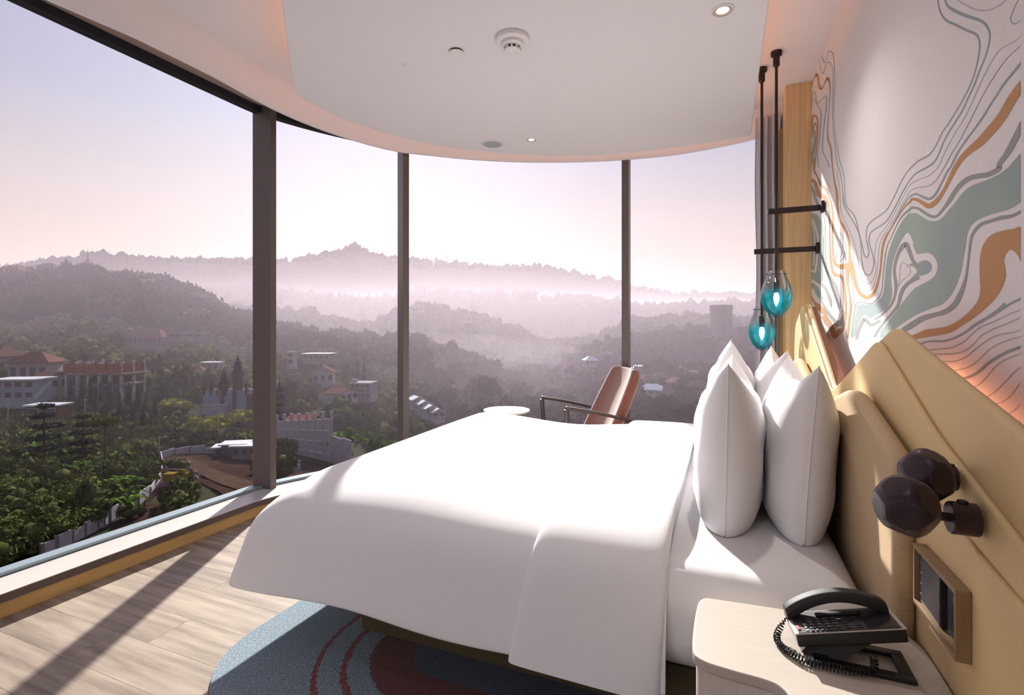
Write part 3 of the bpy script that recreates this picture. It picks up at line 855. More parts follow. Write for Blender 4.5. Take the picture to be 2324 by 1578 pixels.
# pillows
def pillow(label, base, lean, W, Hh, T, seed, tip=0.05, rotz=0.0):
    r = random.Random(seed); N = 26; V, Fc = [], []
    idx = {}

    def shape(u, v, s):
        e = ((1 - abs(u) ** 3.0) * (1 - abs(v) ** 4.2))
        th = T / 2 * max(e, 0) ** 0.46
        pin = 1 - 0.07 * (1 - abs(v) ** 2) * abs(u) ** 3
        pin2 = 1 - 0.07 * (1 - abs(u) ** 2) * abs(v) ** 3
        yy = u * W / 2 * pin; zz = v * Hh / 2 * pin2
        if v > 0.6: zz += tip * max(0, abs(u) - 0.55) / 0.45 * (v - 0.6) / 0.4
        wr = 0.006 * math.sin(9 * u + seed) * math.sin(7 * v + seed * 2) * max(e, 0)
        return Vector((s * (th + wr) , yy, zz))
    M4 = Matrix.Translation(base) @ Matrix.Rotation(rotz, 4, 'Z') @ Matrix.Rotation(lean, 4, 'Y') @ Matrix.Translation((0, 0, Hh / 2 * 0.84))
    for s in (1, -1):
        for i in range(N + 1):
            for j in range(N + 1):
                u = math.sin((i / N - 0.5) * math.pi); v = math.sin((j / N - 0.5) * math.pi)
                edge = i in (0, N) or j in (0, N)
                key = (i, j, 0 if edge else s)
                if key not in idx:
                    idx[key] = len(V)
                    p = M4 @ shape(u, v, s)
                    p.z = max(p.z, 0.577 + 0.004 * (p.z - 0.577))
                    V.append(p)
        for i in range(N):
            for j in range(N):
                q = [idx[(a, b, 0 if (a in (0, N) or b in (0, N)) else s)] for a, b in ((i, j), (i + 1, j), (i + 1, j + 1), (i, j + 1))]
                Fc.append(q if s > 0 else q[::-1])
    o = build('pillow', V, Fc, m_linen); fix_normals(o)
    for p in o.data.polygons: p.use_smooth = True
    # piped seam along the edge
    ring = [M4 @ shape(math.sin((i / N - .5) * math.pi), -1, 1) for i in range(N + 1)] + [M4 @ shape(1, math.sin((j / N - .5) * math.pi), 1) for j in range(1, N + 1)] \
        + [M4 @ shape(math.sin((.5 - i / N) * math.pi), 1, 1) for i in range(1, N + 1)] + [M4 @ shape(-1, math.sin((.5 - j / N) * math.pi), 1) for j in range(1, N + 1)]
    for p in ring: p.z = max(p.z, 0.580)
    tube('seam', ring, 0.0028, m_linen, o, 6, cap=False)
    tag(o, label, 'pillow', 'pillows propped against the headboard')
    return o


pillow('plump white pillow standing in front, nearest the nightstand side of the bed', (0.01, 2.15, 0.577), 0.02, 0.70, 0.53, 0.24, 1, 0.075, -0.03)
pillow('plump white pillow leaning on the headboard, nearest the telephone', (0.222, 2.17, 0.577), 0.07, 0.70, 0.53, 0.22, 2, 0.075, 0.02)
pillow('white pillow standing in front on the window side of the bed', (0.02, 2.96, 0.577), 0.02, 0.68, 0.58, 0.235, 3, 0.08, 0.0)
pillow('white pillow leaning on the headboard below the glass pendants', (0.215, 2.97, 0.577), 0.07, 0.68, 0.55, 0.215, 4, 0.075, 0.02)
# ------------------------------------------------------------------ nightstand
NZ = 0.56
npts = [onz(px, py, NZ) for px, py in [(1797, 1392), (1602, 1356), (1583, 1372), (1571, 1462), (1590, 1497), (1660, 1522), (1735, 1543), (1775, 1562), (1805, 1600)]]
ncurve = [(p.x, p.y) for p in npts]
near = [(0.13, 1.00), (0.17, 0.95), (0.40, 0.945)]
wall_side = [(0.401, 1.30), (0.396, 1.375), (0.37, 1.43), (0.34, 1.445)]
outl = spline(ncurve[1:] + near[:2], 5) + [np.array(near[2])] + spline(wall_side, 4)
outl = [(float(p[0]), float(p[1])) for p in outl]
ns = thing('nightstand', 'pale curved nightstand with cream top beside the bed, holding the telephone', 'nightstand', (0.2, 1.2, 0.0))
top = prism('top', outl, NZ - 0.022, NZ, m_nstop, ns, 0.004, 3)
cxn, cyn = 0.2, 1.2
body = [(p[0] + (cxn - p[0]) * 0.03, p[1] + (cyn - p[1]) * 0.03) for p in outl]
prism('body', body, 0.06, NZ - 0.0225, m_nsbody, ns)
prism('plinth', [(p[0] + (cxn - p[0]) * 0.12, p[1] + (cyn - p[1]) * 0.12) for p in outl], 0.0005, 0.0595, m_fascia_brown, ns)

# ------------------------------------------------------------------ telephone
ph = thing('telephone', 'black desk telephone with red message lamp standing on the nightstand', 'telephone', (0.24, 1.27, NZ))
LF = Vector((0.139, 1.230, NZ + 0.047)); RF = Vector((0.338, 1.258, NZ + 0.088))
U = (RF - LF).normalized(); Vd = Vector((-0.10, 0.995, 0.0)); Vd = (Vd - U * Vd.dot(U)).normalized(); Nn = U.cross(Vd).normalized()
LEN, WID = (RF - LF).length, 0.086


def pp(u, v, h): return LF + U * u + Vd * v + Nn * h


def pbox(name, u0, u1, v0, v1, h0, h1, m, parent, bev=0.0):
    V = [pp(u, v, h) for h in (h0, h1) for v in (v0, v1) for u in (u0, u1)]
    o = build(name, V, boxg(0, 1, 0, 1, 0, 1)[1], m, parent)
    if bev: bevel(o, bev, 2)
    return o


bodyp = pbox('body', 0, LEN, 0, WID, -0.028, -0.0015, m_black, ph, 0.003)
pbox('bezel', -0.0015, LEN + 0.0015, -0.0015, WID + 0.001, -0.0014, 0.0012, m_silver, ph, 0.001)
face = pbox('faceplate', 0.006, LEN - 0.007, 0.001, WID - 0.003, 0.0013, 0.0022, m_black_matt, ph)
pbox('label_window', LEN * 0.68, LEN - 0.010, 0.005, 0.050, 0.0023, 0.0028, m_screen, ph)
pbox('message_lamp', 0.008, 0.013, 0.010, 0.026, 0.0023, 0.0045, m_red, ph, 0.0008)


def text_mark(txt, u, v, size, parent):
    cu = bpy.data.curves.new('digit', 'FONT'); cu.body = txt; cu.size = size; cu.align_x = 'CENTER'; cu.align_y = 'CENTER'; cu.resolution_u = 1
    cu.materials.append(m_mark)
    tmp = bpy.data.objects.new('digit_outline', cu); me = bpy.data.meshes.new_from_object(tmp); me.name = 'digit'
    bpy.data.objects.remove(tmp)
    o = bpy.data.objects.new('digit', me); link(o, parent)
    Mx = Matrix((tuple(U) + (0,), tuple(Vd) + (0,), tuple(Nn) + (0,), (0, 0, 0, 1))).transposed()
    o.matrix_local = Matrix.Translation(pp(u, v, 0.0052) - WLOC[parent.name]) @ Mx
    return o


digs = ['1', '2', '3', '', '4', '5', '6', '', '7', '8', '9', '', '*', '0', '#', '']
for r in range(4):
    for c in range(4):
        u0, v0 = 0.032 + c * 0.0158, 0.044 - r * 0.0105
        k = pbox('key', u0, u0 + 0.0125, v0, v0 + 0.0068, 0.0023, 0.0048, m_key, ph, 0.0006)
        d = digs[(r * 4 + c)]
        if d: text_mark(d, u0 + 0.006, v0 + 0.0034, 0.0055, k)
for r in range(4):
    pbox('key', 0.0225, 0.0275, 0.006 + r * 0.0105, 0.0105 + r * 0.0105, 0.0023, 0.004, m_key_pale if r < 3 else m_key, ph)
for c in range(7):
    pbox('key', 0.032 + c * 0.0091, 0.0375 + c * 0.0091, 0.0035, 0.0085, 0.0023, 0.0046, m_key, ph)
for cc in (0.101, 0.122):
    for r in range(5):
        pbox('key', cc, cc + 0.0085, 0.008 + r * 0.0088, 0.0125 + r * 0.0088, 0.0023, 0.0042, m_key, ph)
pbox('rest', 0.055, 0.145, 0.056, 0.066, 0.0023, 0.009, m_black_matt, ph, 0.003)
# handset
hs = []
for i in range(17):
    t = i / 16; u = -0.002 + t * 0.200; h = 0.012 + 0.030 * math.sin(math.pi * t) ** 0.8
    hs.append((u, h))
V, Fc = [], []
for i, (u, h) in enumerate(hs):
    t = i / 16; thk = 0.011 + 0.008 * abs(2 * t - 1) ** 2; wv = 0.017
    ring = [(-wv, -thk), (wv, -thk), (wv + 0.001, 0.002), (wv * 0.6, 0.010), (-wv * 0.6, 0.010), (-wv - 0.001, 0.002)]
    for a, b in ring: V.append(pp(u, 0.072 + a, h + b))
n = 6
for i in range(16):
    for k in range(n): Fc.append((i * n + k, i * n + (k + 1) % n, (i + 1) * n + (k + 1) % n, (i + 1) * n + k))
Fc += [tuple(range(n))[::-1], tuple(16 * n + k for k in range(n))]
hso = build('handset', V, Fc, m_black_matt, ph); fix_normals(hso); auto_smooth(hso, 50); bevel(hso, 0.002, 2)
# stand
Vs = []
stand = []
stand.append(boxg(0.17, 0.345, 1.215, 1.235, NZ + 0.001, NZ + 0.010)); stand.append(boxg(0.17, 0.345, 1.300, 1.320, NZ + 0.001, NZ + 0.010))
stand.append(boxg(0.322, 0.345, 1.235, 1.300, NZ + 0.001, NZ + 0.010)); stand.append(boxg(0.17, 0.20, 1.235, 1.300, NZ + 0.001, NZ + 0.010))
bevel(build('stand', *merge(stand), m_black, ph), 0.002, 2)
V = [(0.150, 1.24, NZ + 0.006), (0.30, 1.24, NZ + 0.006), (0.30, 1.30, NZ + 0.006), (0.150, 1.30, NZ + 0.006)] + [tuple(pp(0.02, 0.012, -0.0285)), tuple(pp(0.15, 0.012, -0.0285)), tuple(pp(0.15, 0.070, -0.0285)), tuple(pp(0.02, 0.070, -0.0285))]
V[1] = (0.225, 1.24, NZ + 0.006); V[2] = (0.225, 1.30, NZ + 0.006)
build('stand_neck', V, [(0, 3, 2, 1), (4, 5, 6, 7), (0, 1, 5, 4), (1, 2, 6, 5), (2, 3, 7, 6), (3, 0, 4, 7)], m_black, ph)
# coiled cord
cp = spline([(0.138, 1.300, NZ + 0.062), (0.118, 1.292, NZ + 0.030), (0.106, 1.268, NZ + 0.011), (0.118, 1.235, NZ + 0.009), (0.150, 1.208, NZ + 0.009), (0.195, 1.203, NZ + 0.009), (0.240, 1.205, NZ + 0.009), (0.272, 1.214, NZ + 0.016), (0.278, 1.236, NZ + 0.030)], 40)
cor = []
ang = 0.0
for i, p in enumerate(cp):
    p = Vector(p); q = Vector(cp[min(i + 1, len(cp) - 1)]); p0 = Vector(cp[max(i - 1, 0)])
    d = (q - p0).normalized(); a = d.cross(Vector((0, 0, 1)))
    a = a.normalized() if a.length > 0.05 else Vector((1, 0, 0)); b = d.cross(a)
    ang += (q - p).length / 0.0066 * 2 * math.pi
    coil = 0.0062 if i > 50 else 0.0062 * max(0, (i - 20) / 30)
    cor.append(p + (a * math.cos(ang) + b * math.sin(ang)) * coil)
tube('cord', cor, 0.0017, m_black, ph, 5)

# ------------------------------------------------------------------ reading lamps of faceted bronze
bmf = bmesh.new(); bmesh.ops.create_icosphere(bmf, subdivisions=4, radius=1.0)
phi_g = (1 + 5 ** 0.5) / 2
DN = [Vector(v).normalized() for v in [(0, 1, phi_g), (0, -1, phi_g), (0, 1, -phi_g), (0, -1, -phi_g), (1, phi_g, 0), (-1, phi_g, 0), (1, -phi_g, 0), (-1, -phi_g, 0), (phi_g, 0, 1), (phi_g, 0, -1), (-phi_g, 0, 1), (-phi_g, 0, -1)]]
for v in bmf.verts:                                    # a ball cut by the twelve faces of a dodecahedron
    d = v.co.normalized(); k = min([0.90 / max(d.dot(nv), 1e-3) for nv in DN if d.dot(nv) > 0.2] + [1.0])
    v.co = d * k
facet_v = [v.co.copy() for v in bmf.verts]; facet_f = [tuple(v.index for v in f.verts) for f in bmf.faces]; bmf.free()


def squeeze(v, k):
    r_ = Vector((RT[0], RT[1], 0)); return v - r_ * (v.dot(r_) * (1 - k))


def reading_lamp(label, mount, ball, r, rotm, knob_up):
    t = thing('reading_lamp', label, 'lamp', mount, 'bronze reading lamps by the bed')
    mount, ball = Vector(mount), Vector(ball)
    lathe('mount', mount, [(0.028, 0.0), (0.028, 0.036), (0.026, 0.0385)], m_bronze, t, 32, (-1, 0, 0))
    lathe('switch', mount + Vector((-0.019, 0, 0.0275)), [(0.008, 0), (0.008, 0.0035), (0.0055, 0.005), (0.0, 0.005)], m_black, t, 16, (0, 0, 1))
    tip = mount + Vector((-0.039, 0, 0)); aim = (ball - tip).normalized()
    mid = tip + Vector((-0.022, 0, 0))
    tube('arm', [tip + Vector((0.004, 0, 0)), mid], 0.0075, m_bronze, t, 14)
    back = ball + (mid - ball).normalized() * r * 0.86
    kn = build('knuckle', *latheg(mid, [(0.0, -0.013), (0.010, -0.009), (0.0135, 0.0), (0.0125, 0.012), (0.009, (back - mid).length)], 20, (back - mid)), m_bronze, t); fix_normals(kn); auto_smooth(kn, 50)
    R = Matrix.Rotation(rotm[0], 3, 'X') @ Matrix.Rotation(rotm[1], 3, 'Y') @ Matrix.Rotation(rotm[2], 3, 'Z')
    s = build('shade', [ball + squeeze(R @ v, 0.87) * r for v in facet_v], facet_f, m_bronze, t); auto_smooth(s, 14)
    return t


reading_lamp('faceted dark bronze reading lamp in front, on the mount nearer the socket frame', onX(2216, 1181, 0.403) - Vector((0, 0, 0)), onX(2055, 1148, 0.284), 0.0515, (0.3, 0.5, 0.2), True)
mB = onX(2168, 1086, 0.403); bB = onX(2100, 1081, 0.344)
tB = thing('reading_lamp', 'faceted dark bronze reading lamp behind, half hidden by the front one', 'lamp', mB, 'bronze reading lamps by the bed')
lathe('mount', mB, [(0.023, 0.0), (0.023, 0.012), (0.020, 0.014)], m_bronze, tB, 32, (-1, 0, 0))
for dz in (0.0235, -0.0235):
    lathe('screw', mB + Vector((-0.006, 0, dz)), [(0.005, -0.001), (0.005, 0.003), (0.0, 0.003)], m_black, tB, 12, (0, 0, 1 if dz > 0 else -1))
tube('arm', [mB + Vector((-0.0145, 0, 0)), bB + (mB - bB).normalized() * 0.044], 0.007, m_bronze, tB, 14)
Rb = Matrix.Rotation(0.9, 3, 'X') @ Matrix.Rotation(0.25, 3, 'Y')
sB = build('shade', [bB + squeeze(Rb @ v, 0.76) * 0.051 for v in facet_v], facet_f, m_bronze, tB); auto_smooth(sB, 14)

# ------------------------------------------------------------------ framed sockets
sf = thing('socket_frame', 'wood framed switch and socket panel on the headboard above the nightstand', 'socket panel', (0.40, 1.256, 0.66))
y0, y1, z0, z1 = 1.145, 1.367, 0.659, 0.787
fx0, fx1, th = 0.379, 0.4025, 0.009
rails = [('frame_rail', y0, y1, z1 - th, z1), ('frame_rail', y0, y1, z0, z0 + th), ('frame_stile', y0, y0 + 0.007, z0 + th, z1 - th), ('frame_stile', y1 - 0.007, y1, z0 + th, z1 - th)]
for nme, a, b, c, d in rails: box(nme, fx0, fx1, a, b, c, d, m_frame_wood, sf, 0.0008)
box('back_plate', 0.399, 0.4022, y0 + 0.007, y1 - 0.007, z0 + th, z1 - th, m_black, sf)
sw = box('switch_plate', 0.3855, 0.3988, 1.238, 1.352, z0 + th + 0.004, z1 - th - 0.003, m_switch, sf, 0.002)
for k in range(4):
    box('switch_marking', 0.38515, 0.3855, 1.335, 1.344, 0.690 + k * 0.022, 0.6905 + k * 0.022, m_grey_plastic, sw)
sp_ = box('socket_plate', 0.394, 0.3988, 1.153, 1.228, z0 + th + 0.004, z1 - th - 0.003, m_black_matt, sf, 0.0015)
for nme, a, b, c, d in (('usb_port', 1.196, 1.204, 0.742, 0.752), ('socket_hole', 1.1865, 1.1915, 0.712, 0.722), ('socket_hole', 1.1975, 1.2025, 0.690, 0.696), ('socket_hole', 1.175, 1.180, 0.690, 0.696)):
    box(nme, 0.3936, 0.39395, a, b, c, d, m_black, sp_)
box('rocker', 0.3925, 0.39395, 1.158, 1.166, 0.726, 0.746, m_switch, sp_)

# ------------------------------------------------------------------ pendants
m_pend = bpy.data.materials.new('teal_glass'); m_pend.use_nodes = True
nt = m_pend.node_tree; nt.nodes.clear()
tcn = nt.nodes.new('ShaderNodeTexCoord'); sp = nt.nodes.new('ShaderNodeSeparateXYZ'); nt.links.new(tcn.outputs['Object'], sp.inputs[0])
rp = ramp(nt, [(0.0, (0.26, 0.70, 0.84, 1)), (0.26, (0.38, 0.80, 0.86, 1)), (0.46, (0.60, 0.89, 0.92, 1)), (0.64, (0.95, 0.98, 0.985, 1)), (1.0, (0.99, 0.99, 0.99, 1))])
mlz = nt.nodes.new('ShaderNodeMath'); mlz.operation = 'DIVIDE'; mlz.inputs[1].default_value = 0.285; nt.links.new(sp.outputs[2], mlz.inputs[0]); nt.links.new(mlz.outputs[0], rp.inputs[0])
tr = nt.nodes.new('ShaderNodeBsdfTransparent'); nt.links.new(rp.outputs[0], tr.inputs[0])
gs = nt.nodes.new('ShaderNodeBsdfGlossy'); gs.inputs['Roughness'].default_value = 0.04
lw = nt.nodes.new('ShaderNodeLayerWeight'); lw.inputs[0].default_value = 0.35
tl = nt.nodes.new('ShaderNodeBsdfTranslucent'); tl.inputs[0].default_value = (0.01, 0.30, 0.50, 1)
rf = ramp(nt, [(0.0, (0.42, 0.42, 0.42, 1)), (0.40, (0.30, 0.30, 0.30, 1)), (0.66, (0.0, 0.0, 0.0, 1))], mlz.outputs[0])
mt2 = nt.nodes.new('ShaderNodeMixShader'); nt.links.new(rf.outputs[0], mt2.inputs[0]); nt.links.new(tr.outputs[0], mt2.inputs[1]); nt.links.new(tl.outputs[0], mt2.inputs[2])
kf = nt.nodes.new('ShaderNodeMath'); kf.operation = 'MULTIPLY'; kf.inputs[1].default_value = 0.6; nt.links.new(lw.outputs['Fresnel'], kf.inputs[0])
mxs = nt.nodes.new('ShaderNodeMixShader'); nt.links.new(kf.outputs[0], mxs.inputs[0]); nt.links.new(mt2.outputs[0], mxs.inputs[1]); nt.links.new(gs.outputs[0], mxs.inputs[2])
out = nt.nodes.new('ShaderNodeOutputMaterial'); nt.links.new(mxs.outputs[0], out.inputs[0])


def pendant(label, rod, ytop, cz, arm_z, R, Hh, arm_label):
    x, y = rod
    t = thing('pendant_lamp', label, 'lamp', (x, y, cz - Hh / 2), 'teal glass pendants over the far bedside')
    lathe('canopy', (x, y, CEIL - 0.0005), [(0.032, 0.0), (0.032, 0.022), (0.019, 0.026), (0.019, 0.085), (0.012, 0.092)], m_rod, t, 28, (0, 0, -1))
    top_z = cz + Hh / 2; neck = R * 0.50
    tube('rod', [(x, y, CEIL - 0.09), (x, y, top_z - 0.055)], 0.0085, m_rod, t, 14)
    prof = [(0.003, 0.0), (R * 0.35, 0.012), (R * 0.68, 0.042), (R * 0.90, 0.082), (R, 0.125), (R * 0.97, 0.160), (R * 0.86, 0.200), (R * 0.68, 0.240), (neck, Hh)]
    S = spline(prof, 5); S = [(max(float(a), 0.002), float(b)) for a, b in S]
    inner = [(max(a - 0.003, 0.0015), b + (0.003 if b < 0.02 else 0)) for a, b in S[::-1]]
    v, f = latheg((x, y, cz - Hh / 2), S + inner, 40)
    gsh = build('shade', v, f, m_pend, t, origin=(x, y, cz - Hh / 2)); fix_normals(gsh); auto_smooth(gsh, 60)
    wire = thing_pins(t, x, y, top_z - 0.018, neck)
    lathe('lamp_holder', (x, y, top_z - 0.055), [(0.009, 0.0), (0.0165, 0.004), (0.0165, 0.075), (0.012, 0.079)], m_black_matt, t, 20, (0, 0, -1))
    lathe('bulb', (x, y, top_z - 0.134), [(0.008, 0.0), (0.013, 0.012), (0.0165, 0.032), (0.013, 0.056), (0.006, 0.076), (0.0, 0.084)], m_bulb, t, 20, (0, 0, -1), 60)
    a = thing('wall_bracket', arm_label, 'bracket', (WX - 0.01, y, arm_z), 'dark brackets steadying the pendant rods')
    box('plate', WX - 0.022, WX - 0.0045, y - 0.022, y + 0.022, arm_z - 0.034, arm_z + 0.034, m_rod, a, 0.002)
    box('bar', x - 0.045, WX - 0.0225, y + 0.009, y + 0.029, arm_z - 0.0165, arm_z + 0.0165, m_rod, a, 0.0015)


def thing_pins(t, x, y, z, neck):
    for s in (-1, 1):
        tube('pin', [(x + s * 0.009, y, z), (x + s * (neck + 0.012), y, z)], 0.003, m_rod, t, 8)


p1 = onY(1762, 668, 3.525); p2 = onY(1729, 746, 3.71)
pendant('clear and teal glass pendant lamp, the higher of the two', (p1.x, p1.y), 0, p1.z, onX(1870, 472, WX).z, 0.088, 0.285, 'dark bracket holding the rod of the higher pendant')
pendant('clear and teal glass pendant lamp, the lower of the two', (p2.x, p2.y), 0, p2.z, onX(1858, 565, WX).z, 0.080, 0.285, 'dark bracket holding the rod of the lower pendant')

# ------------------------------------------------------------------ curtain
V, Fc = [], []
N = 70
for k in range(2):
    for j in range(13):
        z = 0.02 + (2.86 - 0.02) * j / 12
        for i in range(N + 1):
            s = i / N; x = 0.215 + s * 0.165 + 0.006 * math.sin(j * 1.1) * (1 - s)
            yb = 4.29 + 0.022 * math.sin(s * 2 * math.pi * 3.6 + 0.3) + 0.008 * math.sin(s * 21 + j * .25)
            V.append((x, yb + k * 0.004, z))
M_ = (N + 1)
for k in range(2):
    for j in range(12):
        for i in range(N):
            a = k * 13 * M_ + j * M_ + i; q = (a, a + 1, a + 1 + M_, a + M_); Fc.append(q if k == 0 else q[::-1])
for j in range(12):
    a, b = j * M_, 13 * M_ + j * M_; Fc.append((a, a + M_, b + M_, b)); a += N; b += N; Fc.append((a, b, b + M_, a + M_))
cur = build('curtain', V, Fc, m_curtain); fix_normals(cur); auto_smooth(cur, 60)
tag(cur, 'grey linen curtain gathered at the edge of the window beside the oak pilaster', 'curtain')

# ------------------------------------------------------------------ armchair
a_near = onz(1285, 927, 0.665); a_far = onz(1230, 903, 0.665)
side = (a_far - a_near); side.z = 0; cw = side.length; side.normalize()
facing = Vector((side.y, -side.x, 0)); facing = -facing if facing.x > 0 else facing       # direction the sitter looks
ch = thing('armchair', 'rust velvet armchair with dark wooden arms standing by the window beyond the bed', 'armchair', (a_near + side * cw / 2 - facing * 0.3) * 1.0 - Vector((0, 0, a_near.z)))


def cpt(back, across, z):
    """back: distance behind the front of the arms; across: from the near arm."""
    return a_near + facing * (-back) + side * across + Vector((0, 0, z - a_near.z))


for ac in (0.0, cw):
    fr = [cpt(0.045, ac, 0.01), cpt(0.0, ac, 0.655)]
    o = build('front_leg', *merge([tubeg(fr, [0.013, 0.019], 10)]), m_chairwood, ch); auto_smooth(o)
    ar = spline([cpt(-0.004, ac, 0.668), cpt(0.20, ac, 0.63), cpt(0.45, ac, 0.57), cpt(0.62, ac + (0.03 if ac == 0 else -0.03), 0.515)], 5)
    V, Fc = [], []
    for p in ar:
        p = Vector(p); V += [p + side * a + Vector((0, 0, b)) for a, b in ((-0.024, -0.012), (0.024, -0.012), (0.022, 0.012), (-0.022, 0.012))]
    for i in range(len(ar) - 1):
        for k in range(4): Fc.append((i * 4 + k, i * 4 + (k + 1) % 4, i * 4 + 4 + (k + 1) % 4, i * 4 + 4 + k))
    Fc += [(0, 3, 2, 1), tuple((len(ar) - 1) * 4 + k for k in range(4))]
    o = build('armrest', V, Fc, m_chairwood, ch); fix_normals(o); bevel(o, 0.007, 3)
    o = build('rear_leg', *tubeg([cpt(0.74, ac, 0.01), cpt(0.60, ac + (0.03 if ac == 0 else -0.03), 0.52)], [0.012, 0.018], 10), m_chairwood, ch); auto_smooth(o)
    o = build('side_rail', *tubeg([cpt(0.02, ac, 0.30), cpt(0.68, ac, 0.22)], 0.015, 8), m_chairwood, ch); auto_smooth(o)


def slab(name, rows, m):
    """rows of cross sections (list of points) lofted into a closed cushion."""
    V, Fc = [], []; n = len(rows[0])
    for r in rows: V += r
    for i in range(len(rows) - 1):
        for k in range(n): Fc.append((i * n + k, i * n + (k + 1) % n, (i + 1) * n + (k + 1) % n, (i + 1) * n + k))
    Fc += [tuple(range(n))[::-1], tuple((len(rows) - 1) * n + k for k in range(n))]
    o = build(name, V, Fc, m, ch); fix_normals(o); auto_smooth(o, 50); subsurf(o, 2)
    return o


rows = []
for t in [0, .03, .2, .45, .7, .88, .97, 1.0]:
    z = 0.36 + t * 0.585; bk = 0.37 + t * 0.27; wv = (cw / 2 - 0.03) * (1.0 - 0.20 * t ** 2) * (0.80 if t >= 1 else 0.95 if t > .95 else 1); d = 0.10 if t < .9 else 0.07
    mid_ = cw / 2; wing = 0.07 * (1 - 0.3 * t)
    rows.append([cpt(bk - wing, mid_ - wv, z), cpt(bk - 0.01, mid_ - wv * 0.62, z), cpt(bk, mid_, z), cpt(bk - 0.01, mid_ + wv * 0.62, z), cpt(bk - wing, mid_ + wv, z),
                 cpt(bk + d * 0.6, mid_ + wv * 0.98, z - 0.01), cpt(bk + d, mid_ + wv * 0.5, z - 0.015), cpt(bk + d * 1.1, mid_, z - 0.015), cpt(bk + d, mid_ - wv * 0.5, z - 0.015), cpt(bk + d * 0.6, mid_ - wv * 0.98, z - 0.01)])
slab('backrest', rows, m_chairfab)
rows = []
for t in [0, .04, .5, .96, 1.0]:
    bk = 0.02 + t * 0.48; z = 0.43 - t * 0.06; wv = cw / 2 - 0.04
    rows.append([cpt(bk, cw / 2 - wv, z), cpt(bk, cw / 2, z + 0.02), cpt(bk, cw / 2 + wv, z), cpt(bk, cw / 2 + wv, z - 0.11), cpt(bk, cw / 2, z - 0.12), cpt(bk, cw / 2 - wv, z - 0.11)])
slab('seat', rows, m_chairfab)

tc_ = onz(1150, 930, 0.57)
tb = thing('side_table', 'small round cream topped table by the window beside the armchair', 'table', (tc_.x, tc_.y, 0))
lathe('table_top', (tc_.x, tc_.y, 0.552), [(0.185, 0.0), (0.197, 0.004), (0.199, 0.012), (0.197, 0.018)], m_tabletop, tb, 48)
lathe('stem', (tc_.x, tc_.y, 0.012), [(0.022, 0.0), (0.016, 0.02), (0.016, 0.5395)], m_rod, tb, 20)
lathe('foot', (tc_.x, tc_.y, 0.0005), [(0.14, 0.0), (0.14, 0.006), (0.03, 0.0115)], m_rod, tb, 36)

# ------------------------------------------------------------------ ceiling fittings
PZ = PANZ - 0.0005
c = onz(1163, 86, PANZ)
sm = thing('smoke_detector', 'white round smoke detector on the ceiling panel', 'smoke detector', (c.x, c.y, PANZ - 0.07))
lathe('base', (c.x, c.y, PZ), [(0.083, 0.0), (0.085, 0.004), (0.083, 0.022), (0.078, 0.026)], m_white_plastic, sm, 40, (0, 0, -1))
lathe('head', (c.x, c.y, PZ - 0.0265), [(0.055, 0.0), (0.055, 0.014), (0.046, 0.020), (0.040, 0.021)], m_white_plastic, sm, 36, (0, 0, -1))
for k in range(10):
    a = 2 * math.pi * k / 10
    d = Vector((math.cos(a), math.sin(a), 0)); e = Vector((-math.sin(a), math.cos(a), 0))
    build('vane', *obox(Vector((c.x, c.y, PZ - 0.0545)) + d * 0.038, d, e, (0, 0, 1), 0.006, 0.0035, 0.0065), m_white_plastic, sm)
lathe('chamber', (c.x, c.y, PZ - 0.0478), [(0.030, 0.0), (0.030, 0.0135)], m_black_matt, sm, 30, (0, 0, -1))
lathe('cap', (c.x, c.y, PZ - 0.0615), [(0.040, 0.0), (0.038, 0.005), (0.020, 0.010), (0.0, 0.011)], m_white_plastic, sm, 36, (0, 0, -1))
c = onz(1036, 116, PANZ)
sk = thing('sprinkler_cover', 'flat white concealed sprinkler disc on the ceiling panel', 'sprinkler', (c.x, c.y, PANZ - 0.02))
lathe('collar', (c.x, c.y, PZ), [(0.034, 0.0), (0.034, 0.008)], m_black_matt, sk, 30, (0, 0, -1))
lathe('disc', (c.x, c.y, PZ - 0.0085), [(0.038, 0.0), (0.0385, 0.002), (0.037, 0.004)], m_white_plastic, sk, 36, (0, 0, -1))
c = onz(916, 146, PANZ)
fd = thing('fixing_cap', 'tiny white fixing cap on the ceiling panel', 'ceiling cap', (c.x, c.y, PANZ - 0.005))
lathe('disc', (c.x, c.y, PZ), [(0.019, 0.0), (0.018, 0.002), (0.0, 0.0025)], m_white_plastic, fd, 28, (0, 0, -1))
lathe('screw', (c.x, c.y, PZ - 0.0026), [(0.004, 0.0), (0.004, 0.001)], m_grey_plastic, fd, 12, (0, 0, -1))
c = onz(1118, 327, PANZ)
sk = thing('ceiling_speaker', 'round grey ceiling speaker with white rim near the window', 'speaker', (c.x, c.y, PANZ - 0.008))
lathe('rim', (c.x, c.y, PZ), [(0.088, 0.0), (0.090, 0.003), (0.088, 0.006), (0.076, 0.006), (0.074, 0.003)], m_white_plastic, sk, 44, (0, 0, -1))
lathe('grille', (c.x, c.y, PZ - 0.001), [(0.0735, 0.0), (0.0735, 0.003), (0.0, 0.004)], m_speaker, sk, 40, (0, 0, -1))


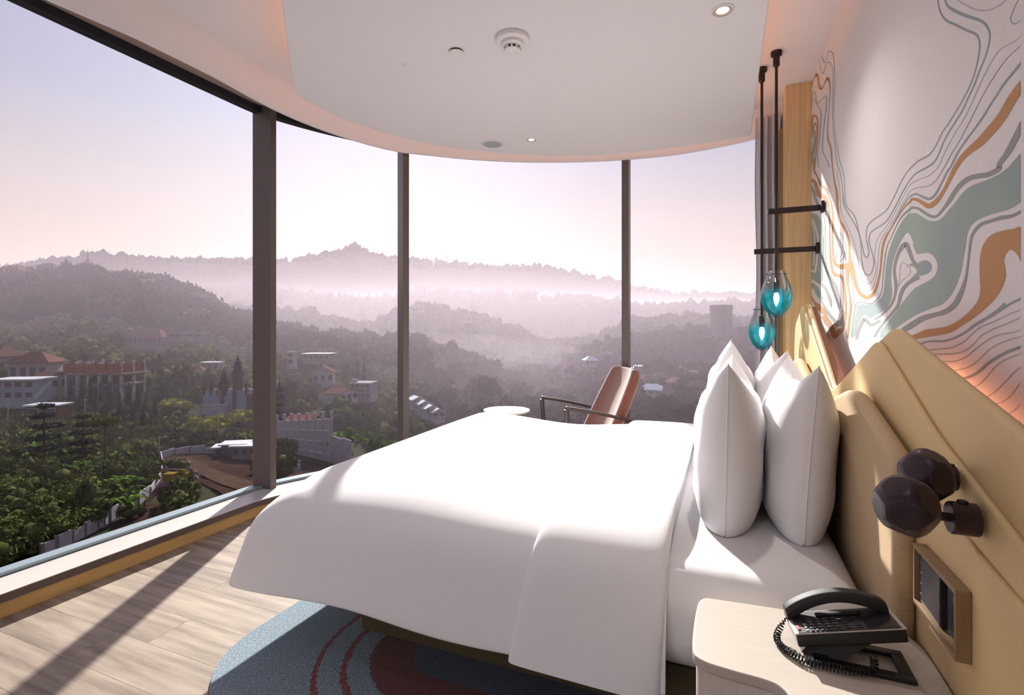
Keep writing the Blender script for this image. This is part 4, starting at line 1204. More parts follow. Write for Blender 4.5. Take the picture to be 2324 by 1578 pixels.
def downlight(label, c, r, watts, col=(1, 0.88, 0.78)):
    t = thing('downlight', label, 'light', (c.x, c.y, PANZ - 0.006), 'recessed downlights in the ceiling panel')
    lathe('rim', (c.x, c.y, PZ), [(r * 0.86, -0.0), (r, 0.0), (r, 0.003), (r * 0.86, 0.0045)], m_white_plastic, t, 40, (0, 0, -1), caps=False)
    lathe('reflector', (c.x, c.y, PZ - 0.003), [(r * 0.86, 0.0), (r * 0.55, -0.0015)], m_reflector, t, 40, (0, 0, -1), caps=False)
    lathe('lens', (c.x, c.y, PZ - 0.0015), [(r * 0.55, 0.0), (r * 0.50, 0.0015), (0.0, 0.002)], m_lens, t, 30, (0, 0, -1))
    if not watts: return t
    ld = bpy.data.lights.new('beam', 'SPOT'); ld.energy = watts; ld.spot_size = math.radians(130); ld.spot_blend = 1.0; ld.color = col; ld.shadow_soft_size = 0.03
    lo = bpy.data.objects.new('beam', ld); link(lo, t); lo.location = (0, 0, -0.004)


downlight('warm recessed downlight at the window end of the ceiling panel', onz(1206, 317, PANZ), 0.040, 14)
downlight('warm recessed downlight in the ceiling panel nearest the mural wall', onz(1640, 23, PANZ), 0.050, 27, (1, 0.92, 0.86))
for k, (xx, yy, wt) in enumerate([(-0.25, 0.45, 8), (-0.35, -2.0, 75)]):  # unseen fill lamps, added out of view to brighten the room
    downlight(['recessed downlight of the ceiling panel above the nightstand', 'wall washing downlight of the ceiling panel by the rear wall'][k], Vector((xx, yy, PANZ)), 0.05, wt, (0.93, 0.96, 1.0))
# ================================================================== the view: hills, trees and houses beyond the glass
_mat = mat


def mat(*a, **k):
    k.setdefault('spec', 0.0)                           # matt foliage, earth and masonry outdoors
    return _mat(*a, **k)


m_earth = mat('hill_ground', (42, 46, 32), 0.95, second=(60, 58, 44), vscale=0.05, detail=8)
m_dirt = mat('red_earth', (44, 30, 24), 0.95, second=(56, 42, 34), vscale=0.12, detail=8)
m_track = mat('pale_track', (66, 50, 40), 0.95, var=0.15, vscale=0.4)
m_leafA = mat('leaf_dark', (54, 57, 33), 0.8, second=(78, 80, 46), vscale=0.6, rand=0.2)
m_leafB = mat('leaf_mid', (68, 74, 38), 0.8, second=(96, 100, 52), vscale=0.6, rand=0.2)
m_leafC = mat('leaf_yellow', (104, 108, 48), 0.75, second=(134, 130, 62), vscale=0.6, rand=0.15)
m_leafD = mat('leaf_conifer', (28, 36, 27), 0.8, second=(40, 48, 36), vscale=0.8, rand=0.15)
m_banana = mat('leaf_banana', (66, 88, 34), 0.6, second=(98, 120, 50), vscale=0.5, rand=0.2)
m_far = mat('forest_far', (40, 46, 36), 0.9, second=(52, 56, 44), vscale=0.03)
m_trunk = mat('bark', (74, 62, 52), 0.9)
m_conc = mat('concrete', (150, 144, 148), 0.9, var=0.12, vscale=0.8)
m_conc_d = mat('concrete_dark', (110, 102, 100), 0.9, var=0.1, vscale=0.8)
m_form = mat('formwork', (122, 76, 60), 0.9, var=0.15, vscale=1.0)
m_castle = mat('castle_brick', (78, 54, 44), 0.9, var=0.12, vscale=0.6)
m_spire = mat('slate_spire', (40, 36, 44), 0.7)
m_plaster = mat('white_plaster', (136, 130, 132), 0.85, var=0.05, vscale=0.4)
m_bluewall = mat('pale_blue_wall', (118, 130, 140), 0.85, var=0.06, vscale=0.5)
m_rooftile = mat('roof_tile', (96, 70, 62), 0.85, var=0.12, vscale=1.0, stretch=(1, 1, 6))
m_tin = mat('tin_sheet', (190, 190, 196), 0.4, metal=0.5, var=0.1, vscale=0.6)
m_pane_dark = mat('far_window', (58, 60, 70), 0.2)
m_tower = mat('tower_concrete', (70, 64, 66), 0.9, var=0.05, vscale=0.1)
m_yellow = mat('digger_yellow', (120, 96, 36), 0.5)
m_orange = mat('traffic_orange', (220, 90, 50), 0.6)
m_steel = mat('mast_steel', (66, 58, 60), 0.6)
m_rust = mat('rusty_red', (132, 74, 62), 0.8)
m_pole = mat('pole_grey', (150, 146, 148), 0.7)

PXC = np.array([-400, 0, 200, 350, 450, 550, 650, 750, 850, 950, 1050, 1150, 1250, 1350, 1450, 1600, 1750, 2000, 2400.])
TBL = [(26, [1750] * 19), (40, [1400] * 19),
       (50, [1290, 1290, 1290, 1290, 1295, 1300, 1305, 1310, 1315, 1320, 1330, 1340, 1350, 1360, 1370, 1380, 1390, 1400, 1400]),
       (75, [1108, 1112, 1122, 1128, 1130, 1135, 1140, 1150, 1160, 1175, 1190, 1205, 1215, 1220, 1220, 1220, 1220, 1220, 1220]),
       (110, [985, 985, 988, 1010, 1022, 1034, 1046, 1058, 1075, 1095, 1120, 1140, 1150, 1150, 1150, 1150, 1150, 1150, 1150]),
       (150, [908, 908, 910, 928, 940, 958, 985, 1002, 1020, 1050, 1070, 1085, 1090, 1090, 1090, 1085, 1080, 1080, 1080]),
       (200, [850, 850, 852, 866, 880, 900, 925, 945, 965, 990, 1010, 1025, 1028, 1028, 1022, 1015, 1010, 1010, 1010]),
       (300, [772, 772, 768, 790, 808, 826, 838, 852, 872, 898, 925, 948, 955, 950, 938, 928, 922, 920, 920]),
       (450, [645, 645, 640, 662, 700, 742, 772, 788, 803, 792, 822, 868, 890, 872, 852, 846, 842, 840, 840]),
       (560, [690, 690, 690, 700, 720, 755, 780, 795, 806, 812, 832, 858, 850, 812, 786, 766, 764, 764, 764]),
       (750, [690, 690, 690, 690, 700, 722, 735, 742, 756, 718, 732, 764, 800, 792, 748, 745, 744, 742, 742]),
       (900, [690, 690, 690, 690, 694, 704, 722, 742, 760, 742, 742, 762, 782, 784, 752, 748, 746, 744, 744]),
       (1100, [640, 622, 594, 608, 624, 642, 674, 694, 696, 672, 674, 679, 687, 694, 704, 706, 704, 702, 702]),
       (1400, [660, 650, 630, 630, 640, 655, 680, 698, 700, 690, 690, 694, 698, 704, 712, 712, 710, 706, 706]),
       (2000, [640, 630, 614, 606, 597, 600, 598, 588, 590, 602, 607, 614, 622, 642, 664, 677, 685, 690, 690]),
       (2600, [660, 650, 640, 630, 620, 620, 620, 612, 612, 620, 630, 640, 650, 664, 680, 690, 694, 700, 700])]
TT = np.array([r[0] for r in TBL], float)
ZT = np.array([(HY - np.array(r[1], float)) / F * r[0] for r in TBL])
LT = np.log(TT)
# a little more detail in the far crest
_bump = lambda px: 16 * np.exp(-((px - 806) / 26.0) ** 2)


def ground(px, t):
    """Height of the land (above the eye) at picture column px and distance t; arrays allowed."""
    px = np.asarray(px, float); t = np.asarray(t, float)
    cols = np.array([np.interp(px, PXC, ZT[k]) for k in range(len(TT))])
    lt = np.log(t); k = np.clip(np.searchsorted(LT, lt) - 1, 0, len(TT) - 2)
    f = (lt - LT[k]) / (LT[k + 1] - LT[k]); f = f * f * (3 - 2 * f) * 0.5 + f * 0.5
    it = np.indices(k.shape)
    z0 = np.take_along_axis(cols, k[None], 0)[0]; z1 = np.take_along_axis(cols, (k + 1)[None], 0)[0]
    z = z0 * (1 - f) + z1 * f
    z = z + np.where(t > 1500, _bump(px) * t / F * np.clip((t - 1500) / 500, 0, 1), 0)
    z = z + 0.006 * t * np.sin(px * 0.021 + t * 0.013) * np.sin(px * 0.008 + t * 0.021 + 1.0) * np.clip((t - 60) / 200, 0, 1)
    return z


def land(px, t, dz=0.0):
    px_, t_ = np.array([px], float), np.array([t], float)
    d = dirv(px) * t
    return Vector((d[0], d[1], EYE + float(ground(px_, t_)[0]) + dz))


def npmesh(name, V, Q, m, kind=None, tri=False):
    me = bpy.data.meshes.new(name)
    V = np.asarray(V, np.float32); Q = np.asarray(Q, np.int32); n = Q.shape[1]
    me.vertices.add(len(V)); me.vertices.foreach_set('co', V.ravel())
    me.loops.add(Q.size); me.loops.foreach_set('vertex_index', Q.ravel())
    me.polygons.add(len(Q)); me.polygons.foreach_set('loop_start', np.arange(0, Q.size, n, dtype=np.int32)); me.polygons.foreach_set('loop_total', np.full(len(Q), n, np.int32))
    me.materials.append(m); me.update(calc_edges=True)
    return me


gc = np.linspace(-400, 2400, 300); gt = np.exp(np.linspace(math.log(28), math.log(2600), 170))
GP, GT = np.meshgrid(gc, gt)
GZ = ground(GP, GT) + EYE
dx = FW[0] + RT[0] * (GP - CX) / F; dy = FW[1] + RT[1] * (GP - CX) / F
V = np.stack([dx * GT, dy * GT, GZ], -1).reshape(-1, 3)
ii, jj = np.meshgrid(np.arange(299), np.arange(169)); a = (jj * 300 + ii).ravel()
me = npmesh('terrain', V, np.stack([a, a + 1, a + 301, a + 300], 1), m_earth)
me.polygons.foreach_set('use_smooth', [True] * len(me.polygons))
terr = bpy.data.objects.new('terrain', me); COL.objects.link(terr); tag(terr, kind='structure')


def patch(name, pxs, ts, m, dz, n=24, k=16, wob_=0.0):
    """A strip of ground between two edge lines given as (px, t) polylines."""
    A = spline(pxs, 6); Bq = spline(ts, 6); V, Q = [], []
    nn = min(len(A), len(Bq)); A, Bq = A[:nn], Bq[:nn]
    for p, q in zip(A, Bq):
        for j in range(k + 1):
            s = j / k; px = p[0] * (1 - s) + q[0] * s; t = p[1] * (1 - s) + q[1] * s
            V.append(land(px, t, dz + wob_ * nr.normal()))
    for i in range(nn - 1):
        for j in range(k):
            a = i * (k + 1) + j; Q.append((a, a + 1, a + k + 2, a + k + 1))
    o = build(name, V, Q, m); 
    for p in o.data.polygons: p.use_smooth = True
    return tag(o, kind='structure')


patch('earth_yard', [(330, 70), (380, 80), (440, 84), (560, 70), (700, 62)], [(345, 92), (390, 103), (470, 109), (640, 112), (800, 106)], m_dirt, 0.25, wob_=0.10)
patch('earth_slope', [(100, 50), (180, 54), (260, 61), (330, 71)], [(300, 47), (360, 52), (420, 60), (480, 72)], m_dirt, 0.12, wob_=0.10)
patch('earth_track', [(395, 99), (440, 90), (500, 82), (590, 76)], [(430, 101), (485, 93), (560, 86), (640, 80)], m_track, 0.42, k=6, wob_=0.03)


# ---- plants: leaf cards on lobed crowns, shared between copies
def leaves_on(center, rad, n, size, gen, up=0.35):
    d = gen.normal(size=(n, 3)); d /= np.linalg.norm(d, axis=1)[:, None]; d[:, 2] = np.abs(d[:, 2]) * (1 - up) + d[:, 2] * up
    d /= np.linalg.norm(d, axis=1)[:, None]
    p = np.array(center) + d * np.array(rad) * (0.80 + 0.28 * gen.random((n, 1)))
    nrm_ = d + 0.7 * gen.normal(size=(n, 3)); nrm_ /= np.linalg.norm(nrm_, axis=1)[:, None]
    a = np.cross(nrm_, gen.normal(size=(n, 3))); a /= np.linalg.norm(a, axis=1)[:, None] + 1e-9; b = np.cross(nrm_, a)
    s = size * (0.6 + 0.8 * gen.random((n, 1)))
    V = np.concatenate([p - a * s - b * s * .5, p + a * s - b * s * .5, p + a * s * .7 + b * s * .5, p - a * s * .7 + b * s * .5], 1).reshape(-1, 3)
    return V


ICO = None


def ico(sub):
    b = bmesh.new(); bmesh.ops.create_icosphere(b, subdivisions=sub, radius=1.0)
    v = np.array([q.co[:] for q in b.verts]); f = np.array([[q.index for q in fc.verts] for fc in b.faces]); b.free()
    return v, f


ICO1, ICO2 = ico(1), ico(2)


def crown(lobes, nleaf, size, seed, m, name):
    """A mesh of lobed foliage: dark cores and leaf cards around them (unit = metres, base at 0)."""
    g = np.random.default_rng(seed); V, Q = [], []; n0 = 0
    vol = sum(l[1][0] * l[1][1] for l in lobes)
    for c, r in lobes:
        cv = ICO1[0] * np.array(r) * 0.80 + np.array(c); V.append(cv); f = ICO1[1]; Q.append(np.concatenate([f, f[:, 2:3]], 1) + n0); n0 += len(cv)
        k = max(20, int(nleaf * r[0] * r[1] / vol)); lv = leaves_on(c, r, k, size, g); V.append(lv)
        Q.append(np.arange(len(lv)).reshape(-1, 4) + n0); n0 += len(lv)
    V = np.concatenate(V); Q = np.concatenate(Q)
    quads = Q[Q[:, 2] != Q[:, 3]]; tris = Q[Q[:, 2] == Q[:, 3]][:, :3]
    me = bpy.data.meshes.new(name); me.from_pydata(V.tolist(), [], [tuple(q) for q in tris.tolist()] + [tuple(q) for q in quads.tolist()]); me.materials.append(m)
    return me


def lobes_round(seed, R, Hh, k=6, z0=None):
    g = random.Random(seed); out = [((0, 0, (z0 or Hh * 0.5)), (R * 0.72, R * 0.72, Hh * 0.42))]
    for i in range(k):
        a = i * 2 * math.pi / k + g.random(); q = R * (0.45 + 0.2 * g.random())
        out.append(((math.cos(a) * q, math.sin(a) * q, (z0 or Hh * 0.5) + Hh * (g.random() * 0.5 - 0.22)), (R * (0.35 + .15 * g.random()),) * 2 + (Hh * (0.20 + .1 * g.random()),)))
    return out


def mesh_from(VF, m, name):
    me = bpy.data.meshes.new(name); me.from_pydata([tuple(v) for v in VF[0]], [], VF[1]); me.materials.append(m)
    return me


def trunk_mesh(h, r, name='trunk', lean=0.0):
    return mesh_from(tubeg([(0, 0, -0.5), (lean * .4, 0, h * .5), (lean, 0, h)], [r, r * .75, r * .4], 7), m_trunk, name)


def banana_mesh(seed):
    g = random.Random(seed); V, Fc = [], []
    for i in range(9):
        a = i * 2 * math.pi / 9 + g.random() * .5; L = 2.2 + g.random() * 1.2; up = 0.9 + g.random() * 0.9; wd = 0.30
        n0 = len(V)
        for k in range(7):
            s = k / 6; x = L * s * 0.8; z = 1.4 + up * math.sin(s * 2.2) * 1.1 - 0.6 * s * s; w = wd * math.sin(math.pi * min(1, s * 0.9 + 0.1)) + 0.03
            c, sn = math.cos(a), math.sin(a)
            for e, dz in ((-1, 0.08), (0, -0.02), (1, 0.08)):
                V.append((c * x - sn * e * w, sn * x + c * e * w, z + dz))
        for k in range(6):
            for e in range(2):
                q = n0 + k * 3 + e; Fc.append((q, q + 1, q + 4, q + 3))
    return mesh_from((V, Fc), m_banana, 'leaves')


def conifer_mesh(seed, H_, R, n, m, tiers=9, spread=1.0):
    g = np.random.default_rng(seed); V = []
    t = g.random(n) ** 0.8; z = H_ * (0.10 + 0.90 * t); a = g.random(n) * 2 * math.pi
    tier = 0.72 + 0.28 * np.cos(t * tiers * 2 * math.pi)
    r = R * (1 - t) ** (0.8 * spread) * tier * (0.55 + 0.45 * g.random(n)) + 0.05
    p = np.stack([np.cos(a) * r, np.sin(a) * r, z], 1)
    out_ = np.stack([np.cos(a), np.sin(a), -0.25 + 0 * a], 1); side_ = np.stack([-np.sin(a), np.cos(a), 0 * a], 1)
    L = (0.25 + 0.45 * (1 - t))[:, None] * R * 0.42; w = L * 0.42
    V = np.concatenate([p - out_ * L - side_ * w, p + out_ * L * 0.8 - side_ * w * 0.3, p + out_ * L * 0.8 + side_ * w * 0.3, p - out_ * L + side_ * w], 1).reshape(-1, 3)
    core = np.array([(0, 0, H_ * 0.97)] + [(math.cos(k * 1.047) * R * .42, math.sin(k * 1.047) * R * .42, H_ * .12) for k in range(6)])
    n0 = len(V); V = np.concatenate([V, core])
    Fc = [tuple(q) for q in np.arange(n * 4).reshape(-1, 4).tolist()] + [(n0, n0 + 1 + k, n0 + 1 + (k + 1) % 6) for k in range(6)]
    me = bpy.data.meshes.new('foliage'); me.from_pydata(V.tolist(), [], Fc); me.materials.append(m)
    return me


SHRUB = [crown(lobes_round(s, 2.0, 2.6, 5), 750, 0.11, s, [m_leafA, m_leafB, m_leafA, m_leafB][s % 4], 'foliage') for s in range(4)]
BROAD = [crown(lobes_round(20 + s, 3.4, 5.2, 7, z0=4.8), 800, 0.24, 20 + s, [m_leafA, m_leafB, m_leafC][s % 3], 'foliage') for s in range(3)]
DOME = [crown(lobes_round(40 + s, 4.6, 4.2, 9, z0=4.6), 1000, 0.26, 40 + s, m_leafC, 'foliage') for s in range(2)]
LAYER = crown([((0, 0, 4.0), (1.9, 1.9, 0.5)), ((0.3, 0, 5.6), (2.2, 2.0, 0.45)), ((-.4, .3, 7.2), (2.0, 2.0, 0.45)), ((0.2, 0, 8.8), (1.7, 1.6, 0.42)), ((0, 0, 10.2), (1.2, 1.2, 0.5))], 620, 0.2, 77, m_leafD, 'foliage')
UMBRELLA = crown([((0, 0, 8.2), (2.0, 2.0, 1.0)), ((.9, .3, 7.8), (1.1, 1.1, .6)), ((-1, -.3, 7.9), (1.0, 1.0, .6))], 420, 0.2, 78, m_leafB, 'foliage')
BANANA = [banana_mesh(s) for s in range(3)]
CONIFER = [conifer_mesh(60 + s, 10.0, 2.3, 700, m_leafD) for s in range(2)]
CYPRESS = conifer_mesh(65, 10.0, 1.2, 600, m_leafD, 5, 0.7)
TR = {k: trunk_mesh(k, max(0.10, k * 0.025)) for k in (2, 5, 8, 10)}
BSTEM = mesh_from(tubeg([(0, 0, -0.4), (0, 0, 1.6)], [0.22, 0.13], 8), m_banana, 'stem')


def plant(name, foliage, trunk, px, t, s, label, cat, group=None, dz=0.0):
    p = land(px, t, dz)
    o = bpy.data.objects.new(name, None); COL.objects.link(o); o.location = p
    o.rotation_euler = (0, 0, rng.random() * 6.28); o.scale = (s, s, s * rng.uniform(0.9, 1.12))
    a = bpy.data.objects.new('foliage', foliage); link(a, o)
    if trunk is not None:
        b = bpy.data.objects.new('trunk', trunk); link(b, o)
    return tag(o, label, cat, group)


def pane_px():
    return rng.choice([rng.uniform(-15, 572)] * 3 + [rng.uniform(628, 900)])


# scrub on the slope below, thickest in the left-hand bay
def in_yard(px, t):
    return (t > 68 and t < 112 and px > 338 + (t - 70) * 0.3 and px < 800) or (px > 300 and t < 72 and px < 560)


cnt = 0
while cnt < 215:
    t = math.exp(rng.uniform(math.log(50), math.log(140))); px = rng.uniform(-15, 420) if rng.random() < 0.8 else rng.uniform(420, 570)
    if in_yard(px, t): continue
    y_ = HY - float(ground(np.array([px]), np.array([t]))[0]) / t * F
    if y_ > 1325 - px * 0.34 + 8: continue
    tw = np.interp(px, [80, 95, 162, 221, 248, 288, 340], [52, 52.5, 56, 60.5, 63.5, 68, 75])
    if 85 < px < 350 and t < tw + 1.5 and rng.random() < 0.93: continue
    wpx = np.interp(t, [53, 60, 68, 75, 84, 96], [95, 221, 288, 340, 368, 366])
    if abs(px - wpx) < 14 and t < 97: continue
    sz = rng.uniform(0.8, 1.5); kind_ = rng.randrange(4)
    tone = ['olive dark', 'mid green', 'dark', 'fresh green'][kind_]; big = 'large' if sz > 1.25 else 'small' if sz < 1.0 else 'middling'
    if px > wpx + 10 and t < 70: where = 'on the bare slope before the concrete panel wall'
    elif t < 64: where = 'in the scrub along the window rail' + (' by the frame edge' if px < 90 else ' before the stepped wall')
    elif t < 84: where = ('in the corner scrub below the tall tiered tree', 'in the scrub below the second tiered tree', 'in the scrub beside the stepped wall', 'beside the earth yard')[min(3, int(max(px, 0) // 110))]
    elif t < 104: where = ('on the slope under the low shed', 'on the slope between the tiered trees and the conifers', 'on the slope among the crop rows', 'on the slope by the bend of the wall')[min(3, int(max(px, 0) // 110))]
    else: where = ('before the flat roofed house', 'at the foot of the concrete frame', 'before the conifer clump', 'by the domed trees')[min(3, int(max(px, 0) // 110))]
    lab = '%s %s shrub %s' % (big, tone, where); grp = 'shrubs ' + where
    plant('shrub', SHRUB[kind_], None, px, t, sz, lab, 'shrub', grp, -0.3); cnt += 1
for i in range(26):
    t = rng.uniform(60, 100); px = rng.uniform(0, 330)
    if in_yard(px, t): continue
    b = plant('banana_plant', BANANA[i % 3], BSTEM, px, t, rng.uniform(0.8, 1.3), 'arching banana plant ' + ('in the scrub by the frame edge', 'below the tall tiered tree', 'below the second tiered tree', 'left of the stepped wall')[min(3, int(px // 85))] + (', low on the slope' if t < 78 else ', high on the slope'), 'banana plant', 'banana plants in the scrub')
for px, t, s in [(385, 125, 1.2), (420, 118, 1.1), (545, 112, 1.0), (560, 118, 1.2), (395, 130, 1.0)]:
    plant('banana_plant', BANANA[1], BSTEM, px, t, s, 'bright banana plant beside the domed trees' + {385: ', farthest but one back', 420: ' at the edge of the yard wall', 545: ' next to the shacks', 560: ' next to the bronze mullion', 395: ', farthest back'}[px], 'banana plant', 'banana plants by the domed trees')
# single trees one can pick out
plant('layered_tree', LAYER, TR[10], 100, 82, 1.0, 'tall dark tree with tiered branches nearest the corner of the view', 'tree')
plant('layered_tree', LAYER, TR[10], 188, 84, 0.95, 'dark tiered tree between the tall tiered tree and the umbrella tree', 'tree')
plant('umbrella_tree', UMBRELLA, TR[8], 238, 84, 1.05, 'slender tree with a small round crown on a bare trunk', 'tree')
for px, t, s, lab in [(470, 118, 0.95, 'broad yellow green domed tree in front of the turreted building'), (400, 135, 1.0, 'yellow green domed tree beside the dark conifers'), (545, 132, 1.0, 'domed tree below the turreted building by the bronze mullion')]:
    plant('domed_tree', DOME[0 if px != 400 else 1], TR[5], px, t, s, lab, 'tree')
for i, (px, t, s) in enumerate([(160, 138, .75), (185, 132, .8), (205, 135, .9), (228, 130, .85), (250, 130, 1.0), (272, 128, .8), (292, 132, .95), (312, 130, 1.05), (330, 126, .8), (352, 124, .85), (300, 118, .7), (325, 115, .8), (215, 122, .7)]):
    plant('conifer', CONIFER[i % 2], TR[5], px, t, s, 'dark conifer before the concrete frame, %s counted across from the houses' % ORD[sorted([160, 185, 205, 228, 250, 272, 292, 312, 330, 352, 300, 325, 215]).index(px)], 'tree', 'conifers before the concrete frame', -0.5)
plant('broadleaf_tree', BROAD[0], TR[5], 654, 104, 0.75, 'small tree standing in front of the tall block wall', 'tree')
for i, px in enumerate([775, 788, 845, 860, 878, 893]):
    plant('palm', BANANA[i % 3], TR[5] if False else BSTEM, px, 118 + i, 2.0, 'feathery palm past the block wall, %s from its end' % ORD[i], 'palm', 'palms past the block wall', 0.8)
for px, t, s, lab in [(684, 270, 2.1, 'big broad tree above the gabled house'), (812, 262, 1.3, 'rounded tree beside the twin cypresses')]:
    plant('broadleaf_tree', BROAD[1], TR[5], px, t, s, lab, 'tree')
for px, t, s, lab in [(826, 255, 1.9, 'tall cypress, the taller of the pair behind the white building'), (812, 258, 1.6, 'tall cypress, the shorter of the pair behind the white building'), (712, 262, 1.7, 'narrow cypress beside the big broad tree'), (858, 240, 1.2, 'single cypress near the second mullion'), (497, 330, 1.9, 'pointed conifer on the hillside near the bronze mullion'), (1497, 470, 1.4, 'sparse tall tree rising above the village hill')]:
    plant('cypress', CYPRESS, TR[5], px, t, s, lab, 'tree')
plant('broadleaf_tree', BROAD[0], TR[5], 1100, 300, 3.6, 'large round tree in the misty valley', 'tree', dz=-2)
for px, t, s, lab in [(362, 440, 2.0, 'dark tree on the crest of the wooded hill by the hilltop building'), (455, 420, 2.2, 'tall open crowned tree standing alone on the hill shoulder'), (478, 425, 1.8, 'lower open crowned tree on the hill shoulder'), (60, 440, 2.0, 'dark tree on the crest of the wooded hill above the tiled houses'), (1600, 520, 1.9, 'broad dark tree below the tower block')]:
    plant('broadleaf_tree', BROAD[0 if px != 455 else 1], TR[5], px, t, s, lab, 'tree')

for k, (px, t, s_) in enumerate([(20, 452, 1.9), (150, 455, 1.6), (172, 450, 1.7), (225, 452, 2.1), (252, 448, 1.8), (285, 455, 2.2), (310, 450, 1.9), (395, 445, 1.9)]):
    plant('broadleaf_tree', BROAD[k % 2], TR[5], px, t, s_, 'dark tree top on the crest of the wooded hill, %s across from the frame edge' % ORD[k], 'tree', 'crest trees of the wooded hill')

# ---- woods that nobody could count: one object for each belt of hills
def woods(name, n, px0, px1, tsamp, size, seed, label, m, quality=1):
    g = np.random.default_rng(seed)
    px = g.uniform(px0, px1, n); t = tsamp(g, n)
    tw = np.interp(px, [80, 95, 162, 221, 248, 288, 340, 400], [52, 52.5, 56, 60.5, 63.5, 68, 75, 104])
    keep = ~((px > 80) & (px < 400) & (t < tw + 2)) & ~((px > 425) & (px < 600) & (t < 172)) & ~((px > 120) & (px < 290) & (t < 136) & (t > 112)) & ~((px > 640) & (px < 770) & (t < 176)) & ~((np.abs(px - 826) < 32) & (t < 205)) & ~((np.abs(px - 734) < 30) & (t < 235)) & ~((np.abs(px - 335) < 55) & (t < 292) & (t > 200)) & ~((np.abs(px - 1637) < 30) & (t > 440) & (t < 575))
    px, t = px[keep], t[keep]; n = len(px)
    z = ground(px, t) + EYE
    X = (FW[0] + RT[0] * (px - CX) / F) * t; Y = (FW[1] + RT[1] * (px - CX) / F) * t
    s = g.uniform(size[0], size[1], n)
    tmpl = []
    for k in range(5):
        gg = np.random.default_rng(900 + k)
        if quality >= 1:
            nl, ls = ((46, 0.15) if quality == 2 else (30, 0.20)) if name != 'scrub' else (90, 0.10)
            V = np.concatenate([leaves_on(c, r, nl, ls, gg) for c, r in [((0, 0, .6), (.62, .62, .5)), ((.4, .1, .5), (.38, .38, .32)), ((-.3, .35, .7), (.36, .36, .3)), ((-.1, -.45, .55), (.36, .36, .3))]] )
            Q = np.arange(len(V)).reshape(-1, 4)
            cv = ICO1[0] * np.array((.6, .6, .52)) + np.array((0, 0, .58)); f = ICO1[1] + len(V)
            V = np.concatenate([V, cv]); T = f
        else:
            v, f = ICO1
            V = v * (1 + 0.14 * gg.normal(size=(len(v), 1))) * np.array((.62, .62, .62)) + np.array((0, 0, .5))
            if quality == 0 and name == 'woodland' and size[0] < 12:
                v2 = v * (1 + .14 * gg.normal(size=(len(v), 1))) * .40 + np.array((.42, .2, .42)); f = np.concatenate([f, f + len(v)]); V = np.concatenate([V, v2])
            Q = np.zeros((0, 4), int); T = f
        if k == 4:                                    # a pointed one
            V = V * np.array((0.55, 0.55, 1.25))
        tmpl.append((V, Q, T))
    VV, QQ, TQ = [], [], []; n0 = 0
    kk = g.integers(0, 5, n); kk = np.where((kk == 4) & (g.random(n) < 0.5), 0, kk); an = g.uniform(0, 6.28, n); hs_ = g.uniform(0.8, 1.35, n)
    for i in range(n):
        V, Q, T = tmpl[kk[i]]; c, sn = math.cos(an[i]), math.sin(an[i])
        W_ = np.stack([V[:, 0] * c - V[:, 1] * sn, V[:, 0] * sn + V[:, 1] * c, V[:, 2] * hs_[i]], 1) * s[i] + np.array((X[i], Y[i], z[i] - 0.1 * s[i]))
        VV.append(W_)
        if len(Q): QQ.append(Q + n0)
        TQ.append(T + n0); n0 += len(V)
    VV = np.concatenate(VV)
    T = np.concatenate(TQ); faces = [T]
    me = bpy.data.meshes.new(name)
    nq = np.concatenate(QQ) if QQ else np.zeros((0, 4), int)
    me.vertices.add(len(VV)); me.vertices.foreach_set('co', VV.astype(np.float32).ravel())
    lp = np.concatenate([T.ravel(), nq.ravel()]).astype(np.int32); me.loops.add(len(lp)); me.loops.foreach_set('vertex_index', lp)
    st = np.concatenate([np.arange(len(T)) * 3, len(T) * 3 + np.arange(len(nq)) * 4]).astype(np.int32)
    me.polygons.add(len(st)); me.polygons.foreach_set('loop_start', st); me.polygons.foreach_set('loop_total', np.concatenate([np.full(len(T), 3), np.full(len(nq), 4)]).astype(np.int32))
    me.materials.append(m); me.update(calc_edges=True)
    o = bpy.data.objects.new(name, me); COL.objects.link(o)
    return tag(o, label, 'trees', kind='stuff')


lu = lambda a, b: (lambda g, n: np.exp(g.uniform(math.log(a), math.log(b), n)))
crest = lambda t0, w: (lambda g, n: t0 + w * g.normal(size=n))
woods('scrub', 350, -20, 420, lu(48, 150), (1.6, 3.2), 1, 'low tangled scrub filling the near slope', m_leafA, 2)
woods('woodland', 680, -40, 960, lu(150, 330), (5, 9), 2, 'hazy woods around the houses on the near hillside', m_leafA, 2)
woods('woodland', 540, 920, 2150, lu(230, 420), (6, 10), 3, 'hazy woods on the valley sides around the village', m_leafD, 2)
woods('woodland', 1150, -40, 960, lu(330, 470), (7, 12), 4, 'wooded hill on the skyline above the tiled houses', m_leafD, 2)
woods('woodland', 320, -40, 960, crest(455, 10), (8, 14), 5, 'tree tops along the crest of the wooded hill', m_leafD, 2)
woods('woodland', 1150, 900, 2200, lu(420, 600), (8, 12), 6, 'wooded rise behind the village', m_leafD, 1)
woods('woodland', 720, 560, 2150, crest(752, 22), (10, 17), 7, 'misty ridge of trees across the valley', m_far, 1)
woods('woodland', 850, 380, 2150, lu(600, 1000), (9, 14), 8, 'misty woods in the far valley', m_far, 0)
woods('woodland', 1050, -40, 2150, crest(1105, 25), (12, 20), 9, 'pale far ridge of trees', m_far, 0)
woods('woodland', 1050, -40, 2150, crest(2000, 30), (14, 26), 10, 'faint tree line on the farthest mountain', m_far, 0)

woods('scrub', 190, 600, 1500, lu(60, 230), (2.0, 4.0), 12, 'low scrub on the slope below the block wall and sheds', m_leafA, 2)
